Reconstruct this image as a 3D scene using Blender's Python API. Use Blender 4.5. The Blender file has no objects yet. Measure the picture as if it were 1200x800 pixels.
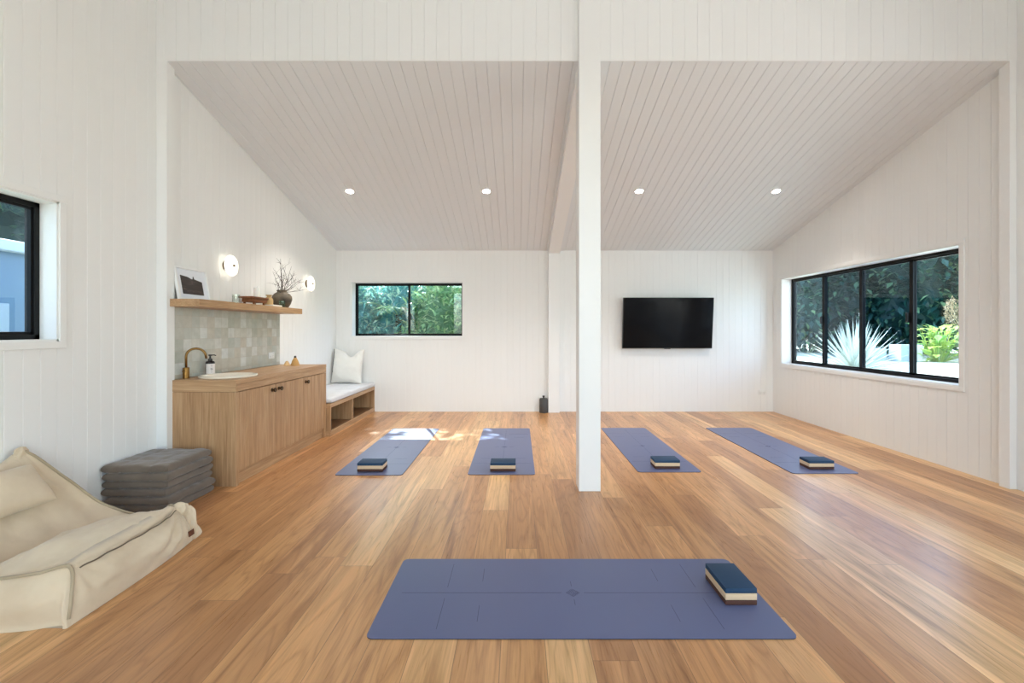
import bpy, bmesh, math, random
from mathutils import Vector, Matrix, noise
from math import pi, sin, cos, radians as R
S = bpy.context.scene
COL = S.collection

# ------------------------------------------------------------------ helpers
def srgb(r, g, b):
    f = lambda c: (c/255)/12.92 if c/255 <= .04045 else ((c/255+.055)/1.055)**2.4
    return (f(r), f(g), f(b), 1)

def mat(name, col=(.8, .8, .8, 1), rough=.5, metal=0, emit=None, es=0, **kw):
    m = bpy.data.materials.new(name); m.use_nodes = True
    b = m.node_tree.nodes['Principled BSDF']
    b.inputs['Base Color'].default_value = col
    b.inputs['Roughness'].default_value = rough
    b.inputs['Metallic'].default_value = metal
    if emit:
        b.inputs['Emission Color'].default_value = emit
        b.inputs['Emission Strength'].default_value = es
    for k, v in kw.items():
        b.inputs[k.replace('_', ' ')].default_value = v
    return m

class NT:
    """tiny node helper"""
    def __init__(s, m):
        s.t = m.node_tree; s.b = s.t.nodes['Principled BSDF']
    def n(s, typ, **kw):
        x = s.t.nodes.new(typ)
        for k, v in kw.items():
            if k in x.inputs and not hasattr(x, k): x.inputs[k].default_value = v
            else: setattr(x, k, v)
        return x
    def l(s, a, b): s.t.links.new(a, b)
    def coords(s, scale=(1, 1, 1), rot=(0, 0, 0), loc=(0, 0, 0)):
        c = s.n('ShaderNodeTexCoord'); m = s.n('ShaderNodeMapping')
        m.inputs['Scale'].default_value = scale; m.inputs['Rotation'].default_value = rot
        m.inputs['Location'].default_value = loc
        s.l(c.outputs['Object'], m.inputs['Vector']); return m.outputs['Vector']
    def noise(s, vec, scale, detail=4, rough=.5, dist=0):
        x = s.n('ShaderNodeTexNoise'); x.inputs['Scale'].default_value = scale
        x.inputs['Detail'].default_value = detail; x.inputs['Roughness'].default_value = rough
        x.inputs['Distortion'].default_value = dist
        s.l(vec, x.inputs['Vector']); return x.outputs['Fac']
    def ramp(s, fac, stops):
        x = s.n('ShaderNodeValToRGB'); e = x.color_ramp.elements
        e[0].position, e[0].color = stops[0]; e[1].position, e[1].color = stops[-1]
        for p, c in stops[1:-1]:
            q = e.new(p); q.color = c
        s.l(fac, x.inputs['Fac']); return x.outputs['Color']
    def mix(s, a, b, fac, mode='MIX'):
        x = s.n('ShaderNodeMix', data_type='RGBA', blend_type=mode)
        for sock, v in ((x.inputs[0], fac), (x.inputs[6], a), (x.inputs[7], b)):
            if hasattr(v, 'links'): s.l(v, sock)
            else: sock.default_value = v
        return x.outputs[2]
    def math(s, op, a, b=0.0, c=0.0):
        x = s.n('ShaderNodeMath', operation=op)
        for sock, v in zip(x.inputs, (a, b, c)):
            if hasattr(v, 'links'): s.l(v, sock)
            else: sock.default_value = v
        return x.outputs[0]
    def bump(s, h, strength=.3, dist=.002):
        x = s.n('ShaderNodeBump'); x.inputs['Strength'].default_value = strength
        x.inputs['Distance'].default_value = dist
        s.l(h, x.inputs['Height']); s.l(x.outputs['Normal'], s.b.inputs['Normal'])

def link(name, bm, m, parent=None, smooth=False, auto=None):
    bmesh.ops.recalc_face_normals(bm, faces=bm.faces)
    me = bpy.data.meshes.new(name); bm.to_mesh(me); bm.free()
    o = bpy.data.objects.new(name, me); COL.objects.link(o)
    if isinstance(m, (list, tuple)):
        for x in m: me.materials.append(x)
    else: me.materials.append(m)
    if smooth: me.polygons.foreach_set('use_smooth', [True]*len(me.polygons))
    if auto is not None:
        me.polygons.foreach_set('use_smooth', [True]*len(me.polygons))
        me.set_sharp_from_angle(angle=R(auto))
    if parent:
        o.parent = parent
        o.matrix_parent_inverse = parent.matrix_world.inverted() if False else Matrix.Identity(4)
        loc = Vector(parent.get('_loc', (0, 0, 0)))
        o.location = o.location - loc
    return o

def tag(o, label=None, cat=None, group=None, kind=None):
    if label: o['label'] = label
    if cat: o['category'] = cat
    if group: o['group'] = group
    if kind: o['kind'] = kind
    return o

def thing(name, label, cat, loc=(0, 0, 0), group=None, kind=None):
    """Empty at a thing's base; parts below are built in world coordinates and shifted."""
    o = bpy.data.objects.new(name, None); COL.objects.link(o)
    o.empty_display_size = .05; o.location = loc; o['_loc'] = tuple(loc)
    return tag(o, label, cat, group, kind)

def struct(o): o['kind'] = 'structure'; return o

def box(bm, x0, x1, y0, y1, z0, z1, bev=0, seg=2, mi=0):
    vs = [bm.verts.new((x, y, z)) for x in (x0, x1) for y in (y0, y1) for z in (z0, z1)]
    F = [(0, 1, 3, 2), (4, 6, 7, 5), (0, 4, 5, 1), (2, 3, 7, 6), (0, 2, 6, 4), (1, 5, 7, 3)]
    fs = [bm.faces.new([vs[i] for i in f]) for f in F]
    for f in fs: f.material_index = mi
    if bev:
        es = list({e for f in fs for e in f.edges})
        bmesh.ops.bevel(bm, geom=es, offset=bev, segments=seg, affect='EDGES', profile=.5)
    return vs

def lathe(bm, prof, c=(0, 0, 0), seg=32, axis='Z', mi=0):
    rings = []
    for r, h in prof:
        ring = []
        for i in range(seg):
            a = 2*pi*i/seg
            p = (r*cos(a), r*sin(a), h)
            if axis == 'X': p = (h, r*cos(a), r*sin(a))
            if axis == 'Y': p = (r*cos(a), h, r*sin(a))
            ring.append(bm.verts.new(Vector(p)+Vector(c)))
        rings.append(ring)
    for a, b in zip(rings, rings[1:]):
        for i in range(seg):
            f = bm.faces.new((a[i], a[(i+1) % seg], b[(i+1) % seg], b[i])); f.material_index = mi
    for ring in (rings[0], rings[-1]):
        f = bm.faces.new(ring); f.material_index = mi

def tube(bm, pts, rad, seg=8, caps=True, mi=0):
    pts = [Vector(p) for p in pts]
    n = len(pts)
    if not hasattr(rad, '__len__'): rad = [rad]*n
    up = Vector((0, 0, 1)); rings = []
    prev = None
    for i, p in enumerate(pts):
        d = (pts[min(i+1, n-1)]-pts[max(i-1, 0)]).normalized()
        if prev is None:
            u = d.cross(up if abs(d.z) < .95 else Vector((1, 0, 0))).normalized()
        else:
            u = (prev-d*prev.dot(d)).normalized()
        prev = u; v = d.cross(u)
        rings.append([bm.verts.new(p+(u*cos(2*pi*k/seg)+v*sin(2*pi*k/seg))*rad[i]) for k in range(seg)])
    for a, b in zip(rings, rings[1:]):
        for k in range(seg):
            bm.faces.new((a[k], a[(k+1) % seg], b[(k+1) % seg], b[k])).material_index = mi
    if caps:
        bm.faces.new(rings[0]).material_index = mi; bm.faces.new(rings[-1]).material_index = mi

def boards(bm, O, U, V, N, width, ivals, pitch=.1, gw=.005, gd=.003, T=.12, off=0.0):
    """V-jointed lining boards as solid strips; ivals(u) -> [(v0,v1)...] evaluated at strip edges."""
    O, U, V, N = map(Vector, (O, U, V, N))
    u = -off
    cuts = set()
    while u < width-1e-6:
        a = max(u, 0); b = min(u+pitch, width)
        if b-a > 1e-4: strip(bm, O, U, V, N, a, b, ivals, gw, gd, T)
        u += pitch

def strip(bm, O, U, V, N, a, b, ivals, gw, gd, T):
    A = ivals(a+1e-5); B = ivals(b-1e-5)
    if len(A) != len(B):                       # an opening edge falls inside the board: bisect
        lo, hi = a, b; la = len(A)
        for _ in range(24):
            m = (lo+hi)/2
            if len(ivals(m)) == la: lo = m
            else: hi = m
        if lo-a > 5e-4: strip(bm, O, U, V, N, a, lo, ivals, 0, 0, T)
        if b-hi > 5e-4: strip(bm, O, U, V, N, hi, b, ivals, 0, 0, T)
        return
    for (a0, a1), (b0, b1) in zip(A, B):
        if a1-a0 < 1e-4 and b1-b0 < 1e-4: continue
        def at(u, top):
            t = (u-a)/(b-a)
            return (a1+(b1-a1)*t) if top else (a0+(b0-a0)*t)
        if gw and b-a > 3*gw: prof = [(a, -gd), (a+gw/2, 0), (b-gw/2, 0), (b, -gd), (b, -T), (a, -T)]
        else: prof = [(a, 0), (b, 0), (b, -T), (a, -T)]
        lo = [bm.verts.new(O+U*u+V*at(u, 0)+N*n) for u, n in prof]
        hi = [bm.verts.new(O+U*u+V*at(u, 1)+N*n) for u, n in prof]
        k = len(prof)
        for i in range(k):
            bm.faces.new((lo[i], lo[(i+1) % k], hi[(i+1) % k], hi[i]))
        bm.faces.new(lo); bm.faces.new(hi)

def pillow(bm, M, w, h, t, p=3.0, q=.5, n=28, pinch=.04, wr=.004, seed=0, dip=0, ws=9):
    """stuffed cushion in local XY (w x h), thickness t, transformed by M."""
    top = {}; bot = {}
    for i in range(n+1):
        for j in range(n+1):
            u = -1+2*i/n; v = -1+2*j/n
            su = math.copysign(abs(sin(u*pi/2)), u); sv = math.copysign(abs(sin(v*pi/2)), v)
            k = max(0, (1-abs(su)**p)*(1-abs(sv)**p))**q
            x = su*w/2*(1-pinch*(1-abs(sv)**2)*abs(su)); y = sv*h/2*(1-pinch*(1-abs(su)**2)*abs(sv))
            if dip: y -= dip*h*math.exp(-((su-.18)/.42)**2)*max(0, (sv+1)/2)**2.5
            nz = noise.noise(Vector((x*ws+seed, y*ws, seed*1.7)))*wr*2+noise.noise(Vector((x*ws*3, y*ws*3+seed, 3)))*wr*.6
            e = (0 < i < n and 0 < j < n)
            top[i, j] = bm.verts.new(M @ Vector((x, y, t/2*k+(nz*min(1, k*2) if e else 0))))
            bot[i, j] = bm.verts.new(M @ Vector((x, y, -t/2*k+(nz*min(1, k*2)*.6 if e else 0)))) if e else top[i, j]
    for i in range(n):
        for j in range(n):
            bm.faces.new((top[i, j], top[i+1, j], top[i+1, j+1], top[i, j+1]))
            if len({bot[i, j], bot[i, j+1], bot[i+1, j+1], bot[i+1, j]}) == 4:
                try: bm.faces.new((bot[i, j], bot[i, j+1], bot[i+1, j+1], bot[i+1, j]))
                except ValueError: pass

def copy_tree(o, parent=None):
    c = o.copy(); COL.objects.link(c)
    if parent: c.parent = parent
    for ch in list(o.children): copy_tree(ch, c)
    return c

# ------------------------------------------------------------------ materials
def wood_mat(name, cols, axis, rough=.45, scale=1.0, bump=.15, seed=0):
    m = mat(name, rough=rough); t = NT(m)
    st = [14, 14, 14]; st[axis] = .9
    v = t.coords(tuple(x*scale for x in st), loc=(seed, seed*2, seed*.7))
    n1 = t.noise(v, 1.6, 6, .6, .6)
    st2 = [90, 90, 90]; st2[axis] = 2.5
    n2 = t.noise(t.coords(tuple(st2)), 1.5, 3, .6)
    f = t.math('ADD', t.math('MULTIPLY', n1, .5), t.math('MULTIPLY', n2, .5))
    c = t.ramp(f, [(.32, cols[0]), (.5, cols[1]), (.68, cols[2])])
    t.l(c, t.b.inputs['Base Color'])
    t.bump(n2, bump, .001)
    return m

M = {}
M['wall'] = mat('white_paint', srgb(243, 242, 240), .55)
M['ceil'] = mat('white_ceiling_paint', srgb(233, 235, 237), .6)
M['trim'] = mat('white_gloss_paint', srgb(243, 242, 240), .4)
M['blackal'] = mat('black_aluminium', (.004, .004, .0045, 1), .5, Specular_IOR_Level=.25)
M['oakv'] = wood_mat('oak_upright_grain', [srgb(150, 110, 74), srgb(181, 141, 101), srgb(204, 168, 130)], 2)
M['oakh'] = wood_mat('oak_long_grain', [srgb(155, 116, 80), srgb(185, 146, 106), srgb(207, 172, 134)], 1, seed=3)
M['oakx'] = wood_mat('oak_cross_grain', [srgb(155, 116, 80), srgb(185, 146, 106), srgb(207, 172, 134)], 0, seed=5)
M['oakdark'] = wood_mat('shaded_oak_lining', [srgb(96, 66, 42), srgb(122, 88, 58), srgb(146, 108, 74)], 1, seed=9)  # oak darkened so the cubby shade is part of the colour
M['brass'] = mat('aged_brass', srgb(140, 106, 60), .3, 1)
M['bronze'] = mat('dark_bronze', srgb(92, 74, 54), .35, 1)
M['ceramic'] = mat('cream_ceramic', srgb(240, 230, 212), .2)
M['blk'] = mat('black_plastic', (.015, .015, .015, 1), .35)
M['white_plastic'] = mat('white_plastic', srgb(240, 240, 238), .35)
M['glow'] = mat('frosted_lit_glass', srgb(255, 250, 235), .4, emit=(1, .95, .82, 1), es=.36)
M['down'] = mat('downlight_lens', (1, 1, 1, 1), .4, emit=(1, .95, .86, 1), es=25)

def floor_mat():
    m = mat('oak_floor_boards', rough=.38); t = NT(m)
    BW, BL = .18, 2.15
    c0 = t.n('ShaderNodeTexCoord'); sp = t.n('ShaderNodeSeparateXYZ'); t.l(c0.outputs['Object'], sp.inputs[0])
    xr = t.math('DIVIDE', t.math('ADD', sp.outputs[0], 20.05), BW)
    row = t.math('FLOOR', xr)
    wn = t.n('ShaderNodeTexWhiteNoise', noise_dimensions='1D'); t.l(row, wn.inputs['W'])
    yr = t.math('ADD', t.math('DIVIDE', t.math('ADD', sp.outputs[1], 20.0), BL), t.math('MULTIPLY', wn.outputs[0], 7.0))
    colm = t.math('FLOOR', yr)
    cb = t.n('ShaderNodeCombineXYZ'); t.l(row, cb.inputs[0]); t.l(colm, cb.inputs[1])
    w2 = t.n('ShaderNodeTexWhiteNoise', noise_dimensions='2D'); t.l(cb.outputs[0], w2.inputs['Vector'])
    tone = w2.outputs[0]
    ex = t.math('MULTIPLY', t.math('SUBTRACT', .5, t.math('ABSOLUTE', t.math('SUBTRACT', t.math('FRACT', xr), .5))), BW)
    ey = t.math('MULTIPLY', t.math('SUBTRACT', .5, t.math('ABSOLUTE', t.math('SUBTRACT', t.math('FRACT', yr), .5))), BL)
    edge = t.math('LESS_THAN', t.math('MINIMUM', ex, ey), .0011)
    # long grain, shifted per board
    def shifted(sx, sy):
        add = t.n('ShaderNodeVectorMath', operation='ADD'); comb = t.n('ShaderNodeCombineXYZ')
        t.l(t.math('MULTIPLY', tone, 37.0), comb.inputs[0]); t.l(t.math('MULTIPLY', tone, 91.0), comb.inputs[1])
        t.l(t.coords((sx, sy, 1)), add.inputs[0]); t.l(comb.outputs[0], add.inputs[1]); return add.outputs[0]
    g1 = t.noise(shifted(7, .5), 1.4, 6, .6, 1.2)
    # cathedral figure: contour lines of a stretched noise
    g2 = t.noise(shifted(4.2, .42), 1.0, 3, .5, .4)
    rings = t.math('FRACT', t.math('MULTIPLY', g2, 16.0))
    rings = t.math('ABSOLUTE', t.math('SUBTRACT', rings, .5))
    fine = t.noise(t.coords((150, 3.5, 1)), 1.2, 4, .65)
    pale = t.noise(shifted(11, .35), 1.1, 3, .5, .8)
    base = t.ramp(tone, [(0, srgb(182, 130, 86)), (.3, srgb(205, 151, 101)), (.65, srgb(218, 165, 112)), (1, srgb(232, 187, 133))])
    grain = t.ramp(g1, [(.28, (.56, .48, .42, 1)), (.42, (.88, .85, .81, 1)), (.56, (1.0, 1, 1, 1)), (.72, (1.14, 1.12, 1.08, 1))])
    c = t.mix(base, grain, 1.0, 'MULTIPLY')
    c = t.mix(c, t.ramp(rings, [(0, (.80, .75, .70, 1)), (.22, (1.02, 1.02, 1.02, 1))]), .75, 'MULTIPLY')
    c = t.mix(c, t.ramp(pale, [(.58, (1, 1, 1, 1)), (.66, (1.22, 1.28, 1.34, 1))]), .9, 'MULTIPLY')
    c = t.mix(c, t.ramp(fine, [(.3, (.84, .81, .78, 1)), (.6, (1.04, 1.04, 1.04, 1))]), .7, 'MULTIPLY')
    vo = t.n('ShaderNodeTexVoronoi', feature='F1'); t.l(t.coords((2.2, .9, 1), loc=(.3, .8, 0)), vo.inputs['Vector'])
    vo.inputs['Scale'].default_value = 1.1; vo.inputs['Randomness'].default_value = 1
    c = t.mix(c, t.ramp(vo.outputs['Distance'], [(0, (.30, .22, .17, 1)), (.03, (.62, .53, .45, 1)), (.09, (1, 1, 1, 1))]), .85, 'MULTIPLY')
    c = t.mix(c, srgb(120, 84, 56), t.math('MULTIPLY', edge, .75))
    t.l(c, t.b.inputs['Base Color'])
    t.l(t.math('ADD', t.math('MULTIPLY', fine, .15), .22), t.b.inputs['Roughness'])
    t.b.inputs['Specular IOR Level'].default_value = .5
    t.bump(t.math('SUBTRACT', t.math('MULTIPLY', fine, .3), edge), .25, .0015)
    return m
M['floor'] = floor_mat()

def fabric_mat(name, c0, c1, rough=.9, sheen=.3, ws=700, bump=.3, nscale=5):
    m = mat(name, rough=rough); t = NT(m)
    n = t.noise(t.coords(), nscale, 4, .6)
    t.l(t.ramp(n, [(.3, c0), (.7, c1)]), t.b.inputs['Base Color'])
    w = t.noise(t.coords((ws, ws, ws)), 1, 2, .5)
    w2 = t.noise(t.coords((22, 22, 22)), 1, 3, .6)
    t.bump(t.math('ADD', t.math('MULTIPLY', w, .25), w2), bump, .003)
    t.b.inputs['Sheen Weight'].default_value = sheen
    return m
M['canvas'] = fabric_mat('cream_canvas', srgb(212, 190, 160), srgb(224, 205, 177))
M['piping'] = fabric_mat('taupe_piping', srgb(168, 150, 122), srgb(184, 166, 138))
M['greyfab'] = fabric_mat('charcoal_linen', srgb(100, 87, 75), srgb(118, 104, 90), sheen=.4)
M['whitefab'] = fabric_mat('white_linen', srgb(232, 229, 222), srgb(240, 238, 232))
M['cushfab'] = fabric_mat('pale_grey_linen', srgb(216, 216, 218), srgb(228, 228, 230))
M['leather'] = mat('brown_leather', srgb(104, 62, 42), .6)

def rubber(name, c, rough, bump=.2):
    m = mat(name, c, rough); t = NT(m)
    t.bump(t.noise(t.coords((260, 260, 260)), 1, 2), bump, .0006); return m
M['mat'] = rubber('slate_blue_rubber', srgb(97, 105, 142), .38)
M['matmark'] = mat('dark_blue_print', srgb(66, 70, 104), .6)
M['foam_navy'] = rubber('navy_foam', srgb(30, 62, 92), .75)
M['foam_cream'] = rubber('cream_foam', srgb(226, 196, 160), .75)
M['foam_brown'] = rubber('brown_foam', srgb(82, 48, 36), .75)

def zellige():
    m = mat('zellige_tiles', rough=.18); t = NT(m)
    # wall plane is Y-Z: rotate so tiles lie in that plane
    c = t.n('ShaderNodeTexCoord'); sx = t.n('ShaderNodeSeparateXYZ'); cb = t.n('ShaderNodeCombineXYZ')
    t.l(c.outputs['Object'], sx.inputs[0]); t.l(sx.outputs[1], cb.inputs[0]); t.l(sx.outputs[2], cb.inputs[1])
    mp = t.n('ShaderNodeMapping'); mp.inputs['Location'].default_value = (.013, -.005, 0); t.l(cb.outputs[0], mp.inputs['Vector'])
    br = t.n('ShaderNodeTexBrick'); t.l(mp.outputs[0], br.inputs['Vector']); br.offset = 0
    for k, x in (('Scale', 1), ('Mortar Size', .0016), ('Mortar Smooth', .1), ('Bias', 0), ('Brick Width', .1), ('Row Height', .1)):
        br.inputs[k].default_value = x
    br.inputs['Color1'].default_value = (0, 0, 0, 1); br.inputs['Color2'].default_value = (1, 1, 1, 1); br.inputs['Mortar'].default_value = (.5, .5, .5, 1)
    col = t.ramp(br.outputs['Color'], [(0, srgb(190, 194, 184)), (.3, srgb(206, 200, 186)), (.55, srgb(196, 200, 192)), (.8, srgb(212, 210, 200)), (1, srgb(222, 224, 220))])
    n = t.noise(t.coords((1, 1, 1)), 16, 4, .6)
    col = t.mix(col, t.ramp(n, [(.3, (.84, .84, .82, 1)), (.7, (1.06, 1.06, 1.06, 1))]), .8, 'MULTIPLY')
    col = t.mix(col, srgb(196, 190, 176), br.outputs['Fac'])
    t.l(col, t.b.inputs['Base Color'])
    h = t.math('SUBTRACT', t.math('MULTIPLY', n, .6), br.outputs['Fac'])
    t.bump(h, .5, .003)
    return m
M['tile'] = zellige()

def glass_mat(name, tint, gloss=.05):
    m = bpy.data.materials.new(name); m.use_nodes = True; nt = m.node_tree
    for n in list(nt.nodes): nt.nodes.remove(n)
    o = nt.nodes.new('ShaderNodeOutputMaterial'); mx = nt.nodes.new('ShaderNodeMixShader')
    tr = nt.nodes.new('ShaderNodeBsdfTransparent'); gl = nt.nodes.new('ShaderNodeBsdfGlossy')
    lw_ = nt.nodes.new('ShaderNodeLayerWeight'); lw_.inputs['Blend'].default_value = .5
    pw = nt.nodes.new('ShaderNodeMath'); pw.operation = 'POWER'; pw.inputs[1].default_value = 5
    fr = nt.nodes.new('ShaderNodeMath'); fr.operation = 'MULTIPLY_ADD'; fr.inputs[1].default_value = .9; fr.inputs[2].default_value = gloss
    nt.links.new(lw_.outputs['Facing'], pw.inputs[0]); nt.links.new(pw.outputs[0], fr.inputs[0])
    tr.inputs['Color'].default_value = tint; gl.inputs['Roughness'].default_value = 0.0
    nt.links.new(fr.outputs[0], mx.inputs[0]); nt.links.new(tr.outputs[0], mx.inputs[1]); nt.links.new(gl.outputs[0], mx.inputs[2])
    nt.links.new(mx.outputs[0], o.inputs[0]); return m
M['glass'] = glass_mat('tinted_window_glass', (.84, .94, 1, 1))
M['glass_screen'] = glass_mat('screened_window_glass', (.56, .68, .78, 1))
M['clear'] = glass_mat('clear_glass', (.93, .95, .93, 1))
M['greenglass'] = glass_mat('green_glass', (.72, .82, .74, 1))

def leaf_mat(name, cols, trans=.45, rough=.3):
    m = mat(name, rough=rough); t = NT(m)
    oi = t.n('ShaderNodeNewGeometry')
    n = t.noise(t.coords((1, 1, 1)), 1.3, 3, .6)
    k = t.math('ADD', t.math('MULTIPLY', oi.outputs['Random Per Island'], .7), t.math('MULTIPLY', n, .3))
    c = t.ramp(k, [(i/(len(cols)-1)*.8+.1, q) for i, q in enumerate(cols)])
    t.l(c, t.b.inputs['Base Color'])
    tl = t.n('ShaderNodeBsdfTranslucent'); t.l(c, tl.inputs['Color'])
    mx = t.n('ShaderNodeMixShader'); mx.inputs[0].default_value = trans
    out = [x for x in t.t.nodes if x.type == 'OUTPUT_MATERIAL'][0]
    t.l(t.b.outputs[0], mx.inputs[1]); t.l(tl.outputs[0], mx.inputs[2]); t.l(mx.outputs[0], out.inputs[0])
    return m
M['leaf_dark'] = leaf_mat('dark_tree_leaves', [srgb(24, 56, 58), srgb(42, 84, 78), srgb(64, 112, 92), srgb(150, 180, 130)], .3)
M['leaf_mid'] = leaf_mat('green_shrub_leaves', [srgb(74, 124, 96), srgb(130, 178, 124), srgb(184, 210, 144), srgb(232, 236, 188)], .5)
M['leaf_blue'] = leaf_mat('blue_green_shrub_leaves', [srgb(62, 128, 130), srgb(110, 178, 176), srgb(158, 206, 184), srgb(220, 234, 204)], .5)
M['leaf_lime'] = leaf_mat('lime_leaves', [srgb(150, 186, 84), srgb(206, 216, 120), srgb(132, 180, 110), srgb(226, 226, 150)], .4)
M['yucca'] = leaf_mat('pale_yucca_leaves', [srgb(206, 208, 190), srgb(228, 228, 212), srgb(240, 238, 226)], .25)
M['straw'] = leaf_mat('dry_straw', [srgb(176, 156, 124), srgb(206, 190, 160)], .3)
M['bark'] = wood_mat('bark', [srgb(60, 50, 42), srgb(92, 78, 64), srgb(120, 104, 88)], 2, .9, .5, .5)

# ------------------------------------------------------------------ room constants (metres)
XL, XLF, XR = -2.87, -2.915, 4.02        # left wall (far bay), left wall (near bay), right wall
YB, YO, YR = 7.18, 3.668, -2.6           # back wall, header plane, rear wall behind the camera
JL, JR = -2.83, 3.964                    # faces of the opening's side posts
HZ = 3.451; ZB = 2.538; SL = (HZ-ZB)/(YB-YO)
czr = lambda y: HZ-SL*(y-YO)             # raked ceiling, far bay
czf = lambda y: 4.35+.11*(y-YO)          # raked ceiling, near bay
T = .15

# floor
bm = bmesh.new(); box(bm, XLF-.15, XR+.15, YR-.15, YB+.15, -.1, 0)
struct(link('floor', bm, M['floor']))

# ceilings
bm = bmesh.new()
L = math.hypot(YB-YO, HZ-ZB); d = Vector((0, YB-YO, ZB-HZ)).normalized(); nrm = Vector((0, d.z, -d.y)).normalized()
boards(bm, (XLF-.1, YO+.004, HZ-.001), (1, 0, 0), d, nrm, XR-XLF+.25, lambda u: [(0, L+.16)], T=.12, off=.04, gw=.008, gd=.006)
struct(link('ceiling', bm, M['ceil']))
bm = bmesh.new()
d2 = Vector((0, YO-YR, czf(YO)-czf(YR))).normalized(); n2 = Vector((0, d2.z, -d2.y)).normalized()
boards(bm, (XLF-.1, YR-.1, czf(YR-.1)), (1, 0, 0), d2, n2, XR-XLF+.25, lambda u: [(0, (Vector((0, YO-YR, czf(YO)-czf(YR))).length)+.2)], T=.12)
struct(link('ceiling', bm, M['ceil']))

# walls
W1 = (-2.627, -.868, 1.18, 2.048)        # back window  x0 x1 z0 z1
W2 = (4.138, 6.945, .768, 2.068)         # right window y0 y1 z0 z1
W3 = (1.10, 2.886, 1.212, 2.092)         # left window  y0 y1 z0 z1
def cut(a, b, w0, w1, u, top):
    return [(0, a), (b, top)] if w0 < u < w1 else [(0, top)]
bm = bmesh.new()
boards(bm, (XL-.1, YB, 0), (1, 0, 0), (0, 0, 1), (0, -1, 0), XR-XL+.2, lambda u: cut(W1[2], W1[3], W1[0]-XL+.1, W1[1]-XL+.1, u, ZB+.05), T=T)
struct(link('wall_back', bm, M['wall']))
bm = bmesh.new()
D2 = (.2, 3.1, 0.0, 2.75)                # glazed doors on the right, beside the camera
def rw(u):
    y = YR+u; top = (czf(y) if y < YO else czr(y))+.04
    if W2[0] < y < W2[1]: return [(0, W2[2]), (W2[3], top)]
    if D2[0] < y < D2[1]: return [(-.001, 0), (D2[3], top)]
    return [(0, top)]
boards(bm, (XR, YR, 0), (0, 1, 0), (0, 0, 1), (-1, 0, 0), YB-YR+T, rw, T=T, off=.032)
struct(link('wall_right', bm, M['wall']))
bm = bmesh.new()
boards(bm, (XL, YO+.01, 0), (0, 1, 0), (0, 0, 1), (1, 0, 0), YB-YO-.01+T, lambda u: [(0, czr(YO+.01+u)+.04)], T=T)
struct(link('wall_left', bm, M['wall']))
bm = bmesh.new()
def lw(u):
    y = YR-.02+u; top = czf(y)+.04
    return [(0, W3[2]), (W3[3], top)] if W3[0] < y < W3[1] else [(0, top)]
boards(bm, (XLF, YR-.02, 0), (0, 1, 0), (0, 0, 1), (1, 0, 0), YO-YR+.12, lw, T=T)
struct(link('wall_left', bm, M['wall']))
bm = bmesh.new()
def hw(u): return [(HZ, czf(YO)+.04)]
boards(bm, (XLF-.1, YO, 0), (1, 0, 0), (0, 0, 1), (0, -1, 0), XR-XLF+.2, hw, T=.11, off=.04)
struct(link('wall_header', bm, M['wall']))
bm = bmesh.new()
DR = (-2.5, 3.6, 0, 2.75)  # rear openings out of view, added to let more daylight in
def rr(u):
    x = XLF+u; top = czf(YR)+.04
    return [(-.001, 0), (DR[3], DR[3]+.15), (3.5, top)] if DR[0] < x < DR[1] else [(0, top)]
boards(bm, (XLF, YR, 0), (1, 0, 0), (0, 0, 1), (0, 1, 0), XR-XLF, rr, T=T)
struct(link('wall_rear', bm, M['wall']))

# posts of the opening, pillar, ridge beam, pilaster
def sbox(name, *a, bev=.002, m='trim'):
    bm = bmesh.new(); box(bm, *a, bev=bev, seg=1); return struct(link(name, bm, M[m]))
sbox('trim_1', XLF, JL, YO-.0005, YO+.085, 0, HZ+.02)
sbox('trim_2', JR, XR, YO-.0005, YO+.085, 0, HZ+.02)
sbox('trim_3', .485, .657, 3.62, 3.80, 0, czf(3.7))             # free-standing white pillar
sbox('trim_4', .472, .645, 7.075, YB, 0, ZB+.03)                # pilaster on back wall
bm = bmesh.new()
vs = box(bm, .478, .65, YO+.11, YB, 0, 1)
for v in bm.verts:
    v.co.z = czr(v.co.y)+(.05 if v.co.z > .5 else -.085)
struct(link('trim_5', bm, M['trim']))

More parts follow.
